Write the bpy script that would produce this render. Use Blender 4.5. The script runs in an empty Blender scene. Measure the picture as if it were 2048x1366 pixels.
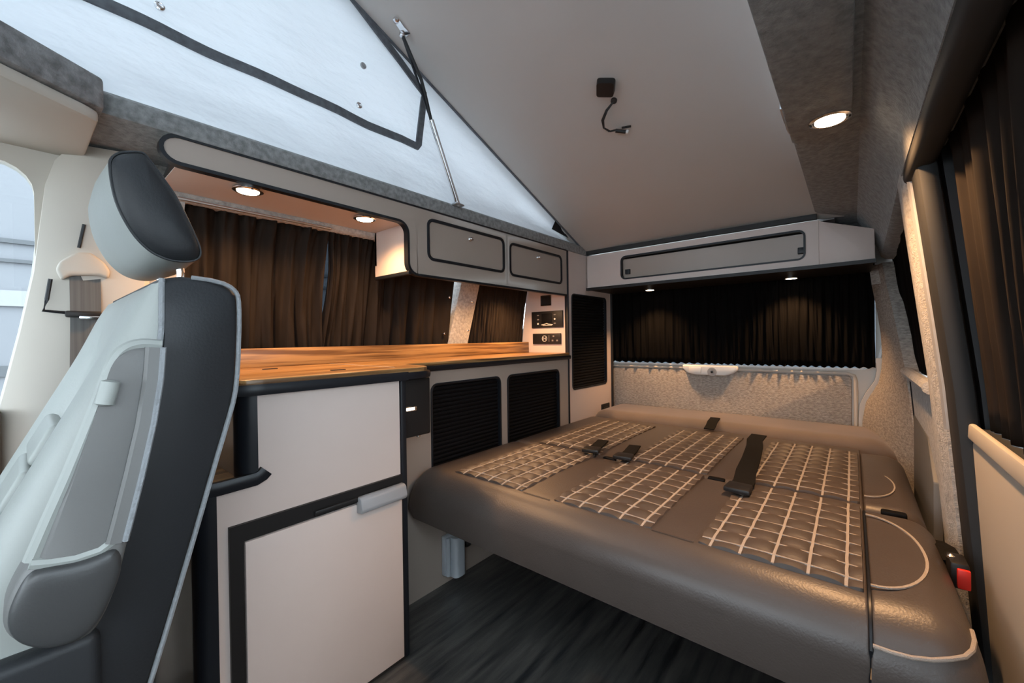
import bpy, bmesh, math, random
from mathutils import Vector, Matrix
from math import sin, cos, pi, radians, sqrt

random.seed(7)
SC = bpy.context.scene
COL = SC.collection
# ------------------------------------------------------------------ frame
# The script is written in coordinates seen from the lens: x across the van
# (kitchen side negative), y towards the tailgate, z up, eye at 0.
# obj() lifts them by H (eye height over the floor) and scales by S to metres.
H = 0.845
S = 1.07
YAW, PITCH, ROLL, FPX = radians(39.82), radians(-0.386), radians(-0.784), 816.3

_F = Vector((-sin(YAW) * cos(PITCH), cos(YAW) * cos(PITCH), sin(PITCH)))
_r = Vector((cos(YAW), sin(YAW), 0))
_u = _r.cross(_F)
_R = cos(ROLL) * _r + sin(ROLL) * _u
_U = -sin(ROLL) * _r + cos(ROLL) * _u

cam = bpy.data.cameras.new('camera')
cam.sensor_width = 36
cam.lens = 36 * FPX / 2048
cam.clip_start = 0.01
camo = bpy.data.objects.new('camera', cam)
COL.objects.link(camo)
camo.matrix_world = Matrix(((_R.x, _U.x, -_F.x, 0), (_R.y, _U.y, -_F.y, 0), (_R.z, _U.z, -_F.z, H * S), (0, 0, 0, 1)))
SC.camera = camo

# ------------------------------------------------------------------ light
world = bpy.data.worlds.new('world')
SC.world = world
world.use_nodes = True
bg = world.node_tree.nodes['Background']
bg.inputs[0].default_value = (0.80, 0.91, 1.0, 1)
bg.inputs[1].default_value = 5.5
SC.view_settings.view_transform = 'Standard'
SC.view_settings.look = 'None'
SC.view_settings.exposure = 0.62
SC.view_settings.gamma = 1.0
SC.view_settings.use_curve_mapping = False
WARM = (1.0, 0.55, 0.25)
LAMP_W = 12.0


def ray(px, py):
    return _F + (px - 1024) / FPX * _R - (py - 683) / FPX * _U


def P(px, py, **k):
    (a, v), = k.items()
    d = ray(px, py)
    return d * (v / d['xyz'.index(a)])


def onplane(px, py, p0, n):
    d = ray(px, py)
    return d * (Vector(p0).dot(n) / d.dot(n))


# ------------------------------------------------------------------ materials
MATS = {}


def mat(name, col, rough=0.5, metal=0.0, var=0.0, vscale=20, stretch=(1, 1, 1), bump=0.0, bscale=200, spec=0.5,
        sheen=0.0, emit=None, estr=0.0, col2=None, coat=0.0, bstretch=None):
    m = bpy.data.materials.new(name)
    m.use_nodes = True
    nt = m.node_tree
    b = nt.nodes['Principled BSDF']
    b.inputs['Base Color'].default_value = (*col, 1)
    b.inputs['Roughness'].default_value = rough
    b.inputs['Metallic'].default_value = metal
    b.inputs['Specular IOR Level'].default_value = spec
    b.inputs['Sheen Weight'].default_value = sheen
    b.inputs['Coat Weight'].default_value = coat
    if emit:
        b.inputs['Emission Color'].default_value = (*emit, 1)
        b.inputs['Emission Strength'].default_value = estr
    tc = nt.nodes.new('ShaderNodeTexCoord')

    def noise(scale, st, detail=4):
        mp = nt.nodes.new('ShaderNodeMapping')
        mp.inputs['Scale'].default_value = st
        nt.links.new(tc.outputs['Object'], mp.inputs['Vector'])
        n = nt.nodes.new('ShaderNodeTexNoise')
        n.inputs['Scale'].default_value = scale
        n.inputs['Detail'].default_value = detail
        nt.links.new(mp.outputs[0], n.inputs['Vector'])
        return n
    if var or col2:
        n = noise(vscale, stretch)
        cr = nt.nodes.new('ShaderNodeValToRGB')
        c2 = col2 or tuple(min(1, c * (1 + var)) for c in col)
        c1 = col if col2 else tuple(c * (1 - var) for c in col)
        cr.color_ramp.elements[0].position = 0.32
        cr.color_ramp.elements[1].position = 0.68
        cr.color_ramp.elements[0].color = (*c1, 1)
        cr.color_ramp.elements[1].color = (*c2, 1)
        nt.links.new(n.outputs['Fac'], cr.inputs[0])
        nt.links.new(cr.outputs[0], b.inputs['Base Color'])
    if bump:
        n2 = noise(bscale, bstretch or (1, 1, 1), 3)
        bp = nt.nodes.new('ShaderNodeBump')
        bp.inputs['Strength'].default_value = bump
        bp.inputs['Distance'].default_value = 0.004
        nt.links.new(n2.outputs['Fac'], bp.inputs['Height'])
        nt.links.new(bp.outputs[0], b.inputs['Normal'])
    MATS[name] = m
    return m


mat('laminate', (0.61, 0.515, 0.47), 0.42, var=0.03, vscale=3)
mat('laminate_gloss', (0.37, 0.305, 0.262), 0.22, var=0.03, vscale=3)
mat('black_trim', (0.010, 0.012, 0.016), 0.38, spec=0.32)
mat('black_plastic', (0.013, 0.0125, 0.013), 0.45, spec=0.35)
mat('tambour', (0.006, 0.006, 0.007), 0.55, spec=0.12)
mat('wood', (0.135, 0.065, 0.024), 0.34, vscale=5, stretch=(17, 0.6, 17), col2=(0.40, 0.225, 0.088), bump=0.08, bscale=30, bstretch=(10, 0.6, 10))
for e_, p_ in zip(MATS['wood'].node_tree.nodes['Color Ramp'].color_ramp.elements, (.40, .60)):
    e_.position = p_
mat('carpet_grey', (0.20, 0.205, 0.21), 0.95, var=0.38, vscale=55, bump=0.6, bscale=220, sheen=0.2)
mat('carpet_dark', (0.22, 0.225, 0.225), 0.95, var=0.28, vscale=70, bump=0.6, bscale=220, sheen=0.2)
mat('carpet_light', (0.40, 0.385, 0.365), 0.95, var=0.25, vscale=90, bump=0.6, bscale=260, sheen=0.2)
mat('weave', (0.37, 0.335, 0.30), 0.95, var=0.30, vscale=70, stretch=(1, 1, 2.2), bump=0.6, bscale=240)
mat('roof_lining', (0.56, 0.53, 0.50), 0.7, var=0.03, vscale=2)
mat('leather', (0.068, 0.055, 0.049), 0.40, var=0.06, vscale=8, bump=0.12, bscale=260)
mat('quilt_leather', (0.068, 0.053, 0.046), 0.5, var=0.08, vscale=10, bump=0.12, bscale=260)
mat('suede', (0.14, 0.105, 0.085), 0.75, var=0.22, vscale=4, bump=0.1, bscale=200, sheen=0.3)
mat('thread', (0.37, 0.32, 0.28), 0.75, bump=0.5, bscale=500)
mat('seat_dark', (0.020, 0.022, 0.025), 0.5, spec=0.35, bump=0.1, bscale=280)
mat('seat_pale', (0.29, 0.31, 0.295), 0.48, bump=0.08, bscale=260)
mat('seat_mid', (0.13, 0.13, 0.127), 0.5, bump=0.1, bscale=280)
mat('seat_elbow', (0.042, 0.043, 0.044), 0.42, bump=0.08, bscale=280)
mat('seat_thread', (0.22, 0.235, 0.25), 0.7, bump=0.8, bscale=160)
mat('curtain', (0.021, 0.016, 0.013), 0.85, var=0.15, vscale=30, stretch=(1, 1, .2), spec=0.1)
mat('curtain_black', (0.0035, 0.0032, 0.0032), 0.9, var=0.15, vscale=30, stretch=(1, 1, .2), spec=0.05)
mat('cream', (0.53, 0.49, 0.43), 0.55, var=0.03, vscale=3)
mat('cream_paint', (0.60, 0.56, 0.50), 0.35)
mat('white_plastic', (0.82, 0.83, 0.82), 0.35)
mat('chrome', (0.75, 0.75, 0.76), 0.18, 1.0)
mat('aluminium', (0.62, 0.65, 0.68), 0.38, 1.0)
mat('anodised', (0.50, 0.54, 0.58), 0.4, 0.25)
mat('grey_plastic', (0.33, 0.335, 0.345), 0.4)
mat('rubber', (0.02, 0.021, 0.022), 0.65)
mat('webbing', (0.010, 0.0095, 0.009), 0.8, spec=0.1, bump=0.3, bscale=300)
mat('webbing_grey', (0.10, 0.10, 0.098), 0.6, var=0.3, vscale=14, stretch=(1, 8, 0.1))
mat('hem', (0.11, 0.12, 0.135), 0.8, var=0.2, vscale=60)
mat('red', (0.75, 0.03, 0.02), 0.4)
mat('print', (0.75, 0.72, 0.68), 0.5)
mat('print_dim', (0.22, 0.20, 0.19), 0.5)
mat('lens', (1, 0.9, 0.8), 0.4, emit=(1.0, 0.80, 0.58), estr=9.0)
mat('led', (1, 0.9, 0.8), 0.4, emit=(1.0, 0.86, 0.72), estr=3.0)
mat('floor', (0.022, 0.024, 0.026), 0.33, vscale=5, stretch=(9, 0.8, 9), col2=(0.095, 0.090, 0.083), bump=0.25, bscale=26, bstretch=(10, .8, 1))
mat('dash', (0.03, 0.03, 0.032), 0.6)
mat('concrete', (0.40, 0.40, 0.39), 0.9, var=0.08, vscale=1)
mat('facade', (0.15, 0.155, 0.165), 0.9, var=0.04, vscale=1)
mat('facade_band', (0.22, 0.225, 0.23), 0.9)
mat('facade_dark', (0.07, 0.075, 0.08), 0.8)
mat('outer_skin', (0.5, 0.5, 0.5), 0.4)

# tent canvas: daylight comes through it
m = bpy.data.materials.new('canvas')
m.use_nodes = True
nt = m.node_tree
out = nt.nodes['Material Output']
b = nt.nodes['Principled BSDF']
b.inputs['Base Color'].default_value = (0.74, 0.78, 0.82, 1)
b.inputs['Roughness'].default_value = 0.8
tl = nt.nodes.new('ShaderNodeBsdfTranslucent')
tl.inputs[0].default_value = (0.74, 0.79, 0.84, 1)
mx = nt.nodes.new('ShaderNodeMixShader')
mx.inputs[0].default_value = 0.17
nt.links.new(b.outputs[0], mx.inputs[1])
nt.links.new(tl.outputs[0], mx.inputs[2])
nt.links.new(mx.outputs[0], out.inputs[0])
tc = nt.nodes.new('ShaderNodeTexCoord')
mp = nt.nodes.new('ShaderNodeMapping')
mp.inputs['Rotation'].default_value = (radians(35), 0, 0)
mp.inputs['Scale'].default_value = (1, 1, 2.2)
nz = nt.nodes.new('ShaderNodeTexNoise')
nz.inputs['Scale'].default_value = 3.2
nz.inputs['Detail'].default_value = 5
bp = nt.nodes.new('ShaderNodeBump')
bp.inputs['Strength'].default_value = 0.6
bp.inputs['Distance'].default_value = 0.04
nt.links.new(tc.outputs['Object'], mp.inputs[0])
nt.links.new(mp.outputs[0], nz.inputs['Vector'])
nt.links.new(nz.outputs['Fac'], bp.inputs['Height'])
nt.links.new(bp.outputs[0], b.inputs['Normal'])
nt.links.new(bp.outputs[0], tl.inputs['Normal'])
MATS['canvas'] = m

# window glass that lets light through
m = bpy.data.materials.new('glass')
m.use_nodes = True
nt = m.node_tree
out = nt.nodes['Material Output']
tr = nt.nodes.new('ShaderNodeBsdfTransparent')
tr.inputs[0].default_value = (0.93, 0.95, 0.96, 1)
gl = nt.nodes.new('ShaderNodeBsdfGlossy')
gl.inputs['Roughness'].default_value = 0.02
mx = nt.nodes.new('ShaderNodeMixShader')
mx.inputs[0].default_value = 0.05
nt.links.new(tr.outputs[0], mx.inputs[1])
nt.links.new(gl.outputs[0], mx.inputs[2])
nt.links.new(mx.outputs[0], out.inputs[0])
MATS['glass'] = m
g2 = m.copy()
g2.name = 'tinted_glass'
g2.node_tree.nodes['Transparent BSDF'].inputs[0].default_value = (0.25, 0.27, 0.29, 1)
MATS['tinted_glass'] = g2


# ------------------------------------------------------------------ mesh kit
def B():
    return bmesh.new()


def merge(bm, tmp):
    me = bpy.data.meshes.new('t')
    tmp.to_mesh(me)
    tmp.free()
    bm.from_mesh(me)
    bpy.data.meshes.remove(me)
    return bm


def box(bm, x0, x1, y0, y1, z0, z1, bev=0.0, seg=2):
    t = bmesh.new()
    bmesh.ops.create_cube(t, size=1)
    for v in t.verts:
        v.co = Vector(((x0 + x1) / 2 + v.co.x * (x1 - x0), (y0 + y1) / 2 + v.co.y * (y1 - y0), (z0 + z1) / 2 + v.co.z * (z1 - z0)))
    if bev:
        bmesh.ops.bevel(t, geom=t.edges[:], offset=bev, segments=seg, affect='EDGES', profile=0.5)
    return merge(bm, t)


def prism(bm, pts, vec, bev=0.0, seg=2):
    t = bmesh.new()
    vec = Vector(vec)
    a = [t.verts.new(Vector(p)) for p in pts]
    b_ = [t.verts.new(Vector(p) + vec) for p in pts]
    n = len(pts)
    t.faces.new(a)
    t.faces.new(b_[::-1])
    for i in range(n):
        t.faces.new((a[i], b_[i], b_[(i + 1) % n], a[(i + 1) % n]))
    bmesh.ops.recalc_face_normals(t, faces=t.faces[:])
    if bev:
        bmesh.ops.bevel(t, geom=t.edges[:], offset=bev, segments=seg, affect='EDGES', profile=0.5)
    return merge(bm, t)


def loft(bm, rings, caps=True, closed=True):
    vs = [[bm.verts.new(Vector(p)) for p in r] for r in rings]
    n = len(rings[0])
    fs = []
    for i in range(len(vs) - 1):
        for j in range(n if closed else n - 1):
            k = (j + 1) % n
            fs.append(bm.faces.new((vs[i][j], vs[i][k], vs[i + 1][k], vs[i + 1][j])))
    if caps and closed:
        fs.append(bm.faces.new(vs[0][::-1]))
        fs.append(bm.faces.new(vs[-1]))
    bmesh.ops.recalc_face_normals(bm, faces=bm.faces[:])
    return bm


def grid(bm, f, nu, nv):
    vs = [[bm.verts.new(Vector(f(i / nu, j / nv))) for j in range(nv + 1)] for i in range(nu + 1)]
    for i in range(nu):
        for j in range(nv):
            bm.faces.new((vs[i][j], vs[i + 1][j], vs[i + 1][j + 1], vs[i][j + 1]))
    return bm


def sweep(bm, pts, sec, up=(0, 0, 1), closed=False):
    """sec: list of (side, up) offsets swept along pts"""
    pts = [Vector(p) for p in pts]
    up = Vector(up)
    rings = []
    n = len(pts)
    for i, p in enumerate(pts):
        if closed:
            t = pts[(i + 1) % n] - pts[i - 1]
        else:
            t = pts[min(i + 1, n - 1)] - pts[max(i - 1, 0)]
        t.normalize()
        s = t.cross(up)
        if s.length < 1e-4:
            s = t.cross(Vector((1, 0.3, 0)))
        s.normalize()
        w = s.cross(t)
        rings.append([p + s * a + w * c for a, c in sec])
    if closed:
        rings.append(rings[0])
        return loft(bm, rings, caps=False)
    return loft(bm, rings)


def cr(pts, n=3, closed=False):
    """smooth curve through the points"""
    pts = [Vector(p) for p in pts]
    m_ = len(pts)
    out_ = []
    for i in range(m_ if closed else m_ - 1):
        g_ = (lambda k: pts[k % m_]) if closed else (lambda k: pts[min(max(k, 0), m_ - 1)])
        p0, p1, p2, p3 = g_(i - 1), g_(i), g_(i + 1), g_(i + 2)
        for j in range(n):
            t_ = j / n
            out_.append(.5 * ((2 * p1) + (p2 - p0) * t_ + (2 * p0 - 5 * p1 + 4 * p2 - p3) * t_ ** 2 + (3 * p1 - p0 - 3 * p2 + p3) * t_ ** 3))
    if not closed:
        out_.append(pts[-1])
    return out_


def circ(r, n=8):
    return [(r * cos(2 * pi * i / n), r * sin(2 * pi * i / n)) for i in range(n)]


def rect(w, h):
    return [(-w / 2, -h / 2), (w / 2, -h / 2), (w / 2, h / 2), (-w / 2, h / 2)]


def tube(bm, pts, r, n=8, closed=False, up=(0, 0, 1)):
    return sweep(bm, pts, circ(r, n), up, closed)


def lathe(bm, c, axis, prof, n=20):
    c = Vector(c)
    ax = Vector(axis).normalized()
    s = ax.orthogonal().normalized()
    w = ax.cross(s)
    rings = []
    for r, h in prof:
        r = max(r, 1e-4)
        rings.append([c + ax * h + (s * cos(2 * pi * i / n) + w * sin(2 * pi * i / n)) * r for i in range(n)])
    return loft(bm, rings)


def rrect(a0, a1, b0, b1, r, n=5):
    out_ = []
    for cx, cy, st in ((a1 - r, b1 - r, 0), (a0 + r, b1 - r, 90), (a0 + r, b0 + r, 180), (a1 - r, b0 + r, 270)):
        for i in range(n + 1):
            t = radians(st + 90 * i / n)
            out_.append((cx + r * cos(t), cy + r * sin(t)))
    return out_


def plate(bm, f, o, hole, r, t):
    """flat board in f(a, b, depth) with one rounded opening"""
    a0, a1, b0, b1 = o
    n = 5
    h = rrect(*hole, r, n)
    oc = []
    for cx, cy in ((a1, b1), (a0, b1), (a0, b0), (a1, b0)):
        oc += [(cx, cy)]
    fr, bk = [], []
    for d, store in ((0, fr), (t, bk)):
        hv = [bm.verts.new(f(a, b_, d)) for a, b_ in h]
        ov = [bm.verts.new(f(a, b_, d)) for a, b_ in oc]
        store += [hv, ov]
        m_ = n + 1
        for q in range(4):
            for i in range(n):
                bm.faces.new((ov[q], hv[q * m_ + i], hv[q * m_ + i + 1]))
            bm.faces.new((ov[q], hv[q * m_ + n], hv[((q + 1) * m_) % len(hv)], ov[(q + 1) % 4]))
    for k in (0, 1):
        A, Bk = fr[k], bk[k]
        for i in range(len(A)):
            j = (i + 1) % len(A)
            bm.faces.new((A[i], A[j], Bk[j], Bk[i]))
    bmesh.ops.recalc_face_normals(bm, faces=bm.faces[:])
    return bm


def fx(x, s=-1):      # board facing +x at x; depth goes to -x
    return lambda a, b_, d: Vector((x + s * d, a, b_))


def fy(y, s=1):       # board facing -y at y; depth goes to +y
    return lambda a, b_, d: Vector((a, y + s * d, b_))


def world_pt(p):
    return Vector((p[0] * S, p[1] * S, (p[2] + H) * S))


def wloc(o):
    v = Vector((0, 0, 0))
    while o:
        v += o.location
        o = o.parent
    return v


def props(o, label=None, cat=None, group=None, kind=None):
    if label:
        o['label'] = label
    if cat:
        o['category'] = cat
    if group:
        o['group'] = group
    if kind:
        o['kind'] = kind
    return o


def obj(name, bm, material, parent=None, label=None, cat=None, group=None, kind=None, smooth=35):
    bmesh.ops.remove_doubles(bm, verts=bm.verts[:], dist=1e-6)
    for v in bm.verts:
        v.co = world_pt(v.co)
    if parent is not None:
        o0 = wloc(parent)
    else:
        xs = [v.co for v in bm.verts]
        mn = [min(c[i] for c in xs) for i in range(3)]
        mxx = [max(c[i] for c in xs) for i in range(3)]
        o0 = Vector(((mn[0] + mxx[0]) / 2, (mn[1] + mxx[1]) / 2, mn[2]))
    for v in bm.verts:
        v.co -= o0
    me = bpy.data.meshes.new(name)
    bm.to_mesh(me)
    bm.free()
    if smooth:
        me.shade_smooth()
        me.set_sharp_from_angle(angle=radians(smooth))
    me.materials.append(MATS[material])
    o = bpy.data.objects.new(name, me)
    COL.objects.link(o)
    if parent is not None:
        o.parent = parent
    else:
        o.location = o0
    return props(o, label, cat, group, kind)


def thing(name, label, cat, loc, group=None, kind=None):
    o = bpy.data.objects.new(name, None)
    COL.objects.link(o)
    o.empty_display_size = 0.05
    o.location = world_pt(loc)
    return props(o, label, cat, group, kind)


def copy_part(o, offset):
    c = o.copy()
    COL.objects.link(c)
    c.parent = o.parent
    c.location = o.location + Vector(offset) * S
    return c


def xr(z):            # inner face of the door-side wall
    return 0.138 - 0.107 * (z + 0.11) if z > -0.11 else 0.138 - 0.074 * (z + 0.11)


def xl(z):            # inner face of the kitchen-side wall
    return -1.372 + 0.14 * z if z > -0.1 else -1.386


FL = -H
XF, XD = -0.92, -1.09          # front of the fridge unit / of the rear units
YT = 1.745                     # start of the tall unit
YB = 2.28                      # tailgate
# ================================================================== STRUCTURE
bm = B()
box(bm, -1.43, 0.24, -2.3, YB + .04, FL - 0.04, FL)
obj('floor', bm, 'floor', kind='structure', label='dark wood-grain vinyl floor of the van')


def wpoly(bm, xf, pts, t):
    """polygon of (y, z) points laid on a wall profile, t thick outwards"""
    prism(bm, [(xf(z), y, z) for y, z in pts], (t, 0, 0))


# kitchen-side wall
wl = thing('wall_left', 'carpeted side wall of the van behind the kitchen', None, (-1.38, 1.0, FL), kind='structure')
bm = B()
box(bm, -1.43, -1.388, .2, 2.32, FL, -.095)
obj('lower_panel', bm, 'carpet_grey', wl)
bm = B()          # pillar between the two windows
loft(bm, [[(xl(z) + dx, y, z) for y, dx in ((1.175 + .19 * (z + .1), -.03), (1.18 + .19 * (z + .1), .012), (1.20 + .19 * (z + .1), .02), (1.275 + .19 * (z + .1), .02), (1.30 + .17 * (z + .1), .012), (1.305 + .17 * (z + .1), -.03))] for z in (-.12, 0, .1, .2, .3, .36)])
obj('window_pillar', bm, 'carpet_light', wl)
bm = B()
prism(bm, [(-1.386, 1.76, -.1), (-1.386, 2.32, -.1), (-1.29, 2.32, .42), (-1.29, 1.76, .42)], (-.03, 0, 0))
obj('rear_panel', bm, 'carpet_grey', wl)
bm = B()          # carpeted header over the curtains
tube(bm, [(-1.305, .2, .375), (-1.305, 1.9, .375)], .018, 10)
box(bm, -1.36, -1.305, .2, 2.3, .36, .5)
obj('window_header', bm, 'carpet_light', wl)
bm = B()          # carpet behind the fascia's front end
prism(bm, [(-1.305, .19, .5), (-1.305, .19, .05), (-1.30, .24, .05), (-1.30, .27, .36), (-1.30, .8, .37), (-1.30, .8, .5)], (-.02, 0, 0))
obj('front_carpet', bm, 'carpet_light', wl)
bm = B()
for y0, y1 in ((.2, 1.18), (1.30, 1.74)):
    prism(bm, [(-1.425, y0, -.1), (-1.425, y1, -.1), (-1.36, y1, .38), (-1.36, y0, .38)], (-.004, 0, 0))
    obj('window_1' if y0 < 1 else 'window_2', bm, 'tinted_glass', kind='structure')
    bm = B()
bm.free()

# rail of carpet under the tent
bm = B()
prism(bm, [(-1.085, .06, .437), (-1.085, .06, .476), (-1.10, .06, .487), (-1.40, .06, .487), (-1.40, .06, .437)], (0, 2.3, 0), .004)
obj('trim_1', bm, 'carpet_dark', kind='structure', label='grey carpeted rail under the canvas')

# door-side wall: pillars and panel around the rear side window
wr = thing('wall_right', 'carpeted side wall with rear side window', None, (0.15, 1.7, FL), kind='structure')
bm = B()
loft(bm, [[(xr(z) + dx, y + dy, z) for y, dx, dy in ((1.37, .05, 0), (1.36, .004, 0), (1.34, -.004, 0), (1.27, -.004, 0), (1.245, .006, 0), (1.24, .05, 0))] for z in (.45, .4, .3, .17, 0, -.11, -.27, -.49, -.7, FL)])
obj('door_pillar', bm, 'carpet_light', wr)
bm = B()
wpoly(bm, xr, [(1.36, -.135), (1.88, -.135), (2.3, -.135), (2.3, FL), (1.36, FL)], .03)
obj('lower_panel', bm, 'carpet_light', wr)
bm = B()          # soft roll under the window
loft(bm, [[(xr(-.13) + a, y, -.128 + c) for a, c in circ(.016, 10)] for y in (1.35, 1.6, 1.9)])
obj('window_roll', bm, 'carpet_light', wr)
bm = B()          # sloping rear pillar
loft(bm, [[(xr(z) + .045, y0, z), (xr(z) - .004, y0 + .008, z), (xr(z) - .016, y0 + .06, z), (.062 + dxx, y1 - .015, z), (.066 + dxx, y1, z), (.16, y1, z)]
          for z, y0, y1, dxx in ((.28, 2.165, 2.235, -.008), (.2, 2.13, 2.235, 0), (.09, 2.02, 2.235, .016), (0, 1.95, 2.235, .026), (-.08, 1.90, 2.235, .03), (-.14, 1.86, 2.235, .028), (-.2, 1.84, 2.235, .018), (-.28, 1.82, 2.235, -.02), (-.36, 1.81, 2.235, -.032), (-.6, 1.81, 2.235, -.034), (FL, 1.81, 2.235, -.034))])
obj('rear_pillar', bm, 'weave', wr)
bm = B()          # seam in the panel
tube(bm, [(xr(z) - .0005, 1.795, z) for z in (-.145, -.3, -.5)], .003, 6)
obj('panel_seam', bm, 'black_trim', wr)
bm = B()
prism(bm, [(xr(.41) - .0, 1.36, .41), (xr(.365), 1.36, .365), (xr(.36), 2.25, .36), (xr(.41), 2.25, .41)], (.03, 0, 0))
obj('upper_panel', bm, 'carpet_grey', wr)
bm = B()          # wheel-arch box beside the bed
prism(bm, [(.165, 1.40, FL), (.165, 1.40, -.36), (.165, 1.50, -.27), (.165, 1.80, -.255), (.165, 1.80, FL)], (-.018, 0, 0), .004)
obj('wheel_arch_box', bm, 'seat_mid', wr)
bm = B()          # body skin that closes the gaps behind the trim
box(bm, .20, .215, 2.0, 2.34, FL, .52)
box(bm, .21, .225, 1.2, 2.1, FL, -.14)
loft(bm, [[(xr(z) + .045, 1.14, z), (xr(z) + .045, 1.36, z), (xr(z) + .09, 1.36, z), (xr(z) + .09, 1.14, z)] for z in (.5, .2, -.11, -.5, FL)])
box(bm, .12, .22, 1.1, 2.34, .41, .53)
obj('body_skin', bm, 'dash', wr)
bm = B()
prism(bm, [(xr(-.13) + .035, 1.3, -.13), (xr(-.13) + .035, 2.2, -.13), (xr(.4) + .035, 2.2, .4), (xr(.4) + .035, 1.3, .4)], (.004, 0, 0))
obj('window_3', bm, 'tinted_glass', kind='structure')

# sliding door
d1 = thing('door_1', 'closed sliding door with a dark curtain over part of its window', None, (0.2, .6, FL), kind='structure')
bm = B()
xd = lambda z: xr(z) + .022
prism(bm, [(xd(-.20) + .002, .02, -.195), (xd(-.20) + .002, 1.13, -.195), (xd(-.7), 1.13, FL), (xd(-.7), .02, FL)], (.05, 0, 0), .012, 3)
obj('door_panel', bm, 'cream', d1)
bm = B()
prism(bm, [(xd(-.165), 0.02, -.168), (xd(-.165) + .010, .02, -.168), (xd(-.2) + .012, .02, -.20), (xd(-.2) - .004, .02, -.196)], (0, 1.10, 0), .004)
obj('door_ledge', bm, 'cream', d1)
bm = B()
box(bm, xd(-.19) + .008, xd(-.19) + .07, .02, 1.13, -.2, -.178)  # sill piece added to block daylight below the curtain hem
obj('blocking_sill', bm, 'rubber', d1)
bm = B()
loft(bm, [[(xr(z) + .018 + a, 1.165 + c, z) for a, c in rrect(-.012, .02, -.045, .045, .01, 2)] for z in (.36, .2, 0, -.11, -.3, -.5, -.7, FL)])
obj('door_seal', bm, 'rubber', d1)
bm = B()
loft(bm, [[(xr(.36) + .02 + a, y, .352 + c) for a, c in rrect(-.02, .02, -.028, .05, .012, 3)] for y in (-.1, .5, 1.0, 1.24)])
obj('top_seal', bm, 'rubber', d1)
bm = B()
loft(bm, [[(xr(z) + .012 + a, 1.228 + c, z) for a, c in circ(.011, 8)] for z in (.38, .2, 0, -.11, -.2)])
obj('edge_trim', bm, 'grey_plastic', d1)
bm = B()
for y0, y1 in ((-.02, .05),):
    prism(bm, [(xd(-.19), y0, -.19), (xd(-.19), y1, -.19), (xd(.36), y1, .36), (xd(.36), y0, .36)], (.03, 0, 0))
obj('front_frame', bm, 'rubber', d1)
bm = B()
prism(bm, [(xd(-.19) + .055, .02, -.19), (xd(-.19) + .055, 1.2, -.19), (xd(.36) + .055, 1.2, .36), (xd(.36) + .055, .02, .36)], (.004, 0, 0))
obj('window_4', bm, 'glass', kind='structure')

# tailgate
dr = thing('wall_rear', 'tailgate with woven fabric trim panel and cream frame', None, (-.55, YB, FL), kind='structure')
bm = B()
t = 0.006
plate(bm, fy(YB), (-1.36, .16, FL, .50), (-1.13, .075, -.152, .30), .05, .03)
obj('tailgate_frame', bm, 'cream_paint', dr)
bm = B()
prism(bm, [(-1.12, YB - .012, -.178), (-.012, YB - .012, -.178), (-.004, YB - .012, -.19), (-.004, YB - .012, FL), (-1.12, YB - .012, FL)], (0, .014, 0), .005)
obj('fabric_panel', bm, 'weave', dr)
bm = B()
tube(bm, [(-1.12, YB - .008, -.168), (-.02, YB - .008, -.168), (.004, YB - .008, -.178), (.010, YB - .008, -.20), (.010, YB - .008, FL)], .007, 8)
obj('panel_edge', bm, 'cream_paint', dr)
bm = B()
pts = [(.105, .12), (.10, -.03), (.085, -.10), (.06, -.135), (.02, -.148), (-.1, -.15), (-1.12, -.15)]
sweep(bm, [(x, YB - .006, z) for x, z in pts], rect(.008, .018), (0, 1, 0))
obj('window_sill', bm, 'white_plastic', dr)
bm = B()          # curved cream body edge beside the panel
sweep(bm, [(x, YB - .02, z) for x, z in ((.088, -.10), (.092, -.15), (.085, -.20), (.055, -.255), (.038, -.30), (.033, -.36), (.033, -.6))], rect(.03, .02), (0, 1, 0))
obj('body_edge', bm, 'cream_paint', dr)
bm = B()
tube(bm, [(x, YB - .036, z) for x, z in ((.100, -.10), (.104, -.15), (.098, -.205), (.070, -.26), (.052, -.305), (.048, -.36), (.048, -.6))], .005, 6)
obj('aperture_seal', bm, 'rubber', dr)
th = thing('tailgate_latch', 'white plastic latch handle in the middle of the tailgate under the curtain', 'handle', (-.563, YB - .03, -.2))
bm = B()
prism(bm, [(-.695, YB - .04, -.150), (-.432, YB - .04, -.150), (-.434, YB - .04, -.172), (-.455, YB - .04, -.188), (-.49, YB - .04, -.200), (-.635, YB - .04, -.200), (-.672, YB - .04, -.190), (-.692, YB - .04, -.172)], (0, .030, 0), .008, 3)
obj('housing', bm, 'white_plastic', th)
bm = B()
lathe(bm, (-.548, YB - .041, -.182), (0, -1, 0), [(.022, -.002), (.022, .002), (.016, .003), (.006, .001)], 18)
kk = obj('button', bm, 'grey_plastic', th)
bm = B()
lathe(bm, (-.548, YB - .043, -.182), (0, -1, 0), [(.006, -.002), (.006, .003), (.002, .004)], 12)
obj('key_hole', bm, 'black_trim', kk)
bm = B()
box(bm, -.66, -.60, YB - .043, YB - .036, -.192, -.160, .003)
obj('grip', bm, 'white_plastic', th)
bm = B()
box(bm, -1.13, .09, YB + .05, YB + .054, -.17, .33)
obj('window_5', bm, 'tinted_glass', kind='structure')

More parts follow.
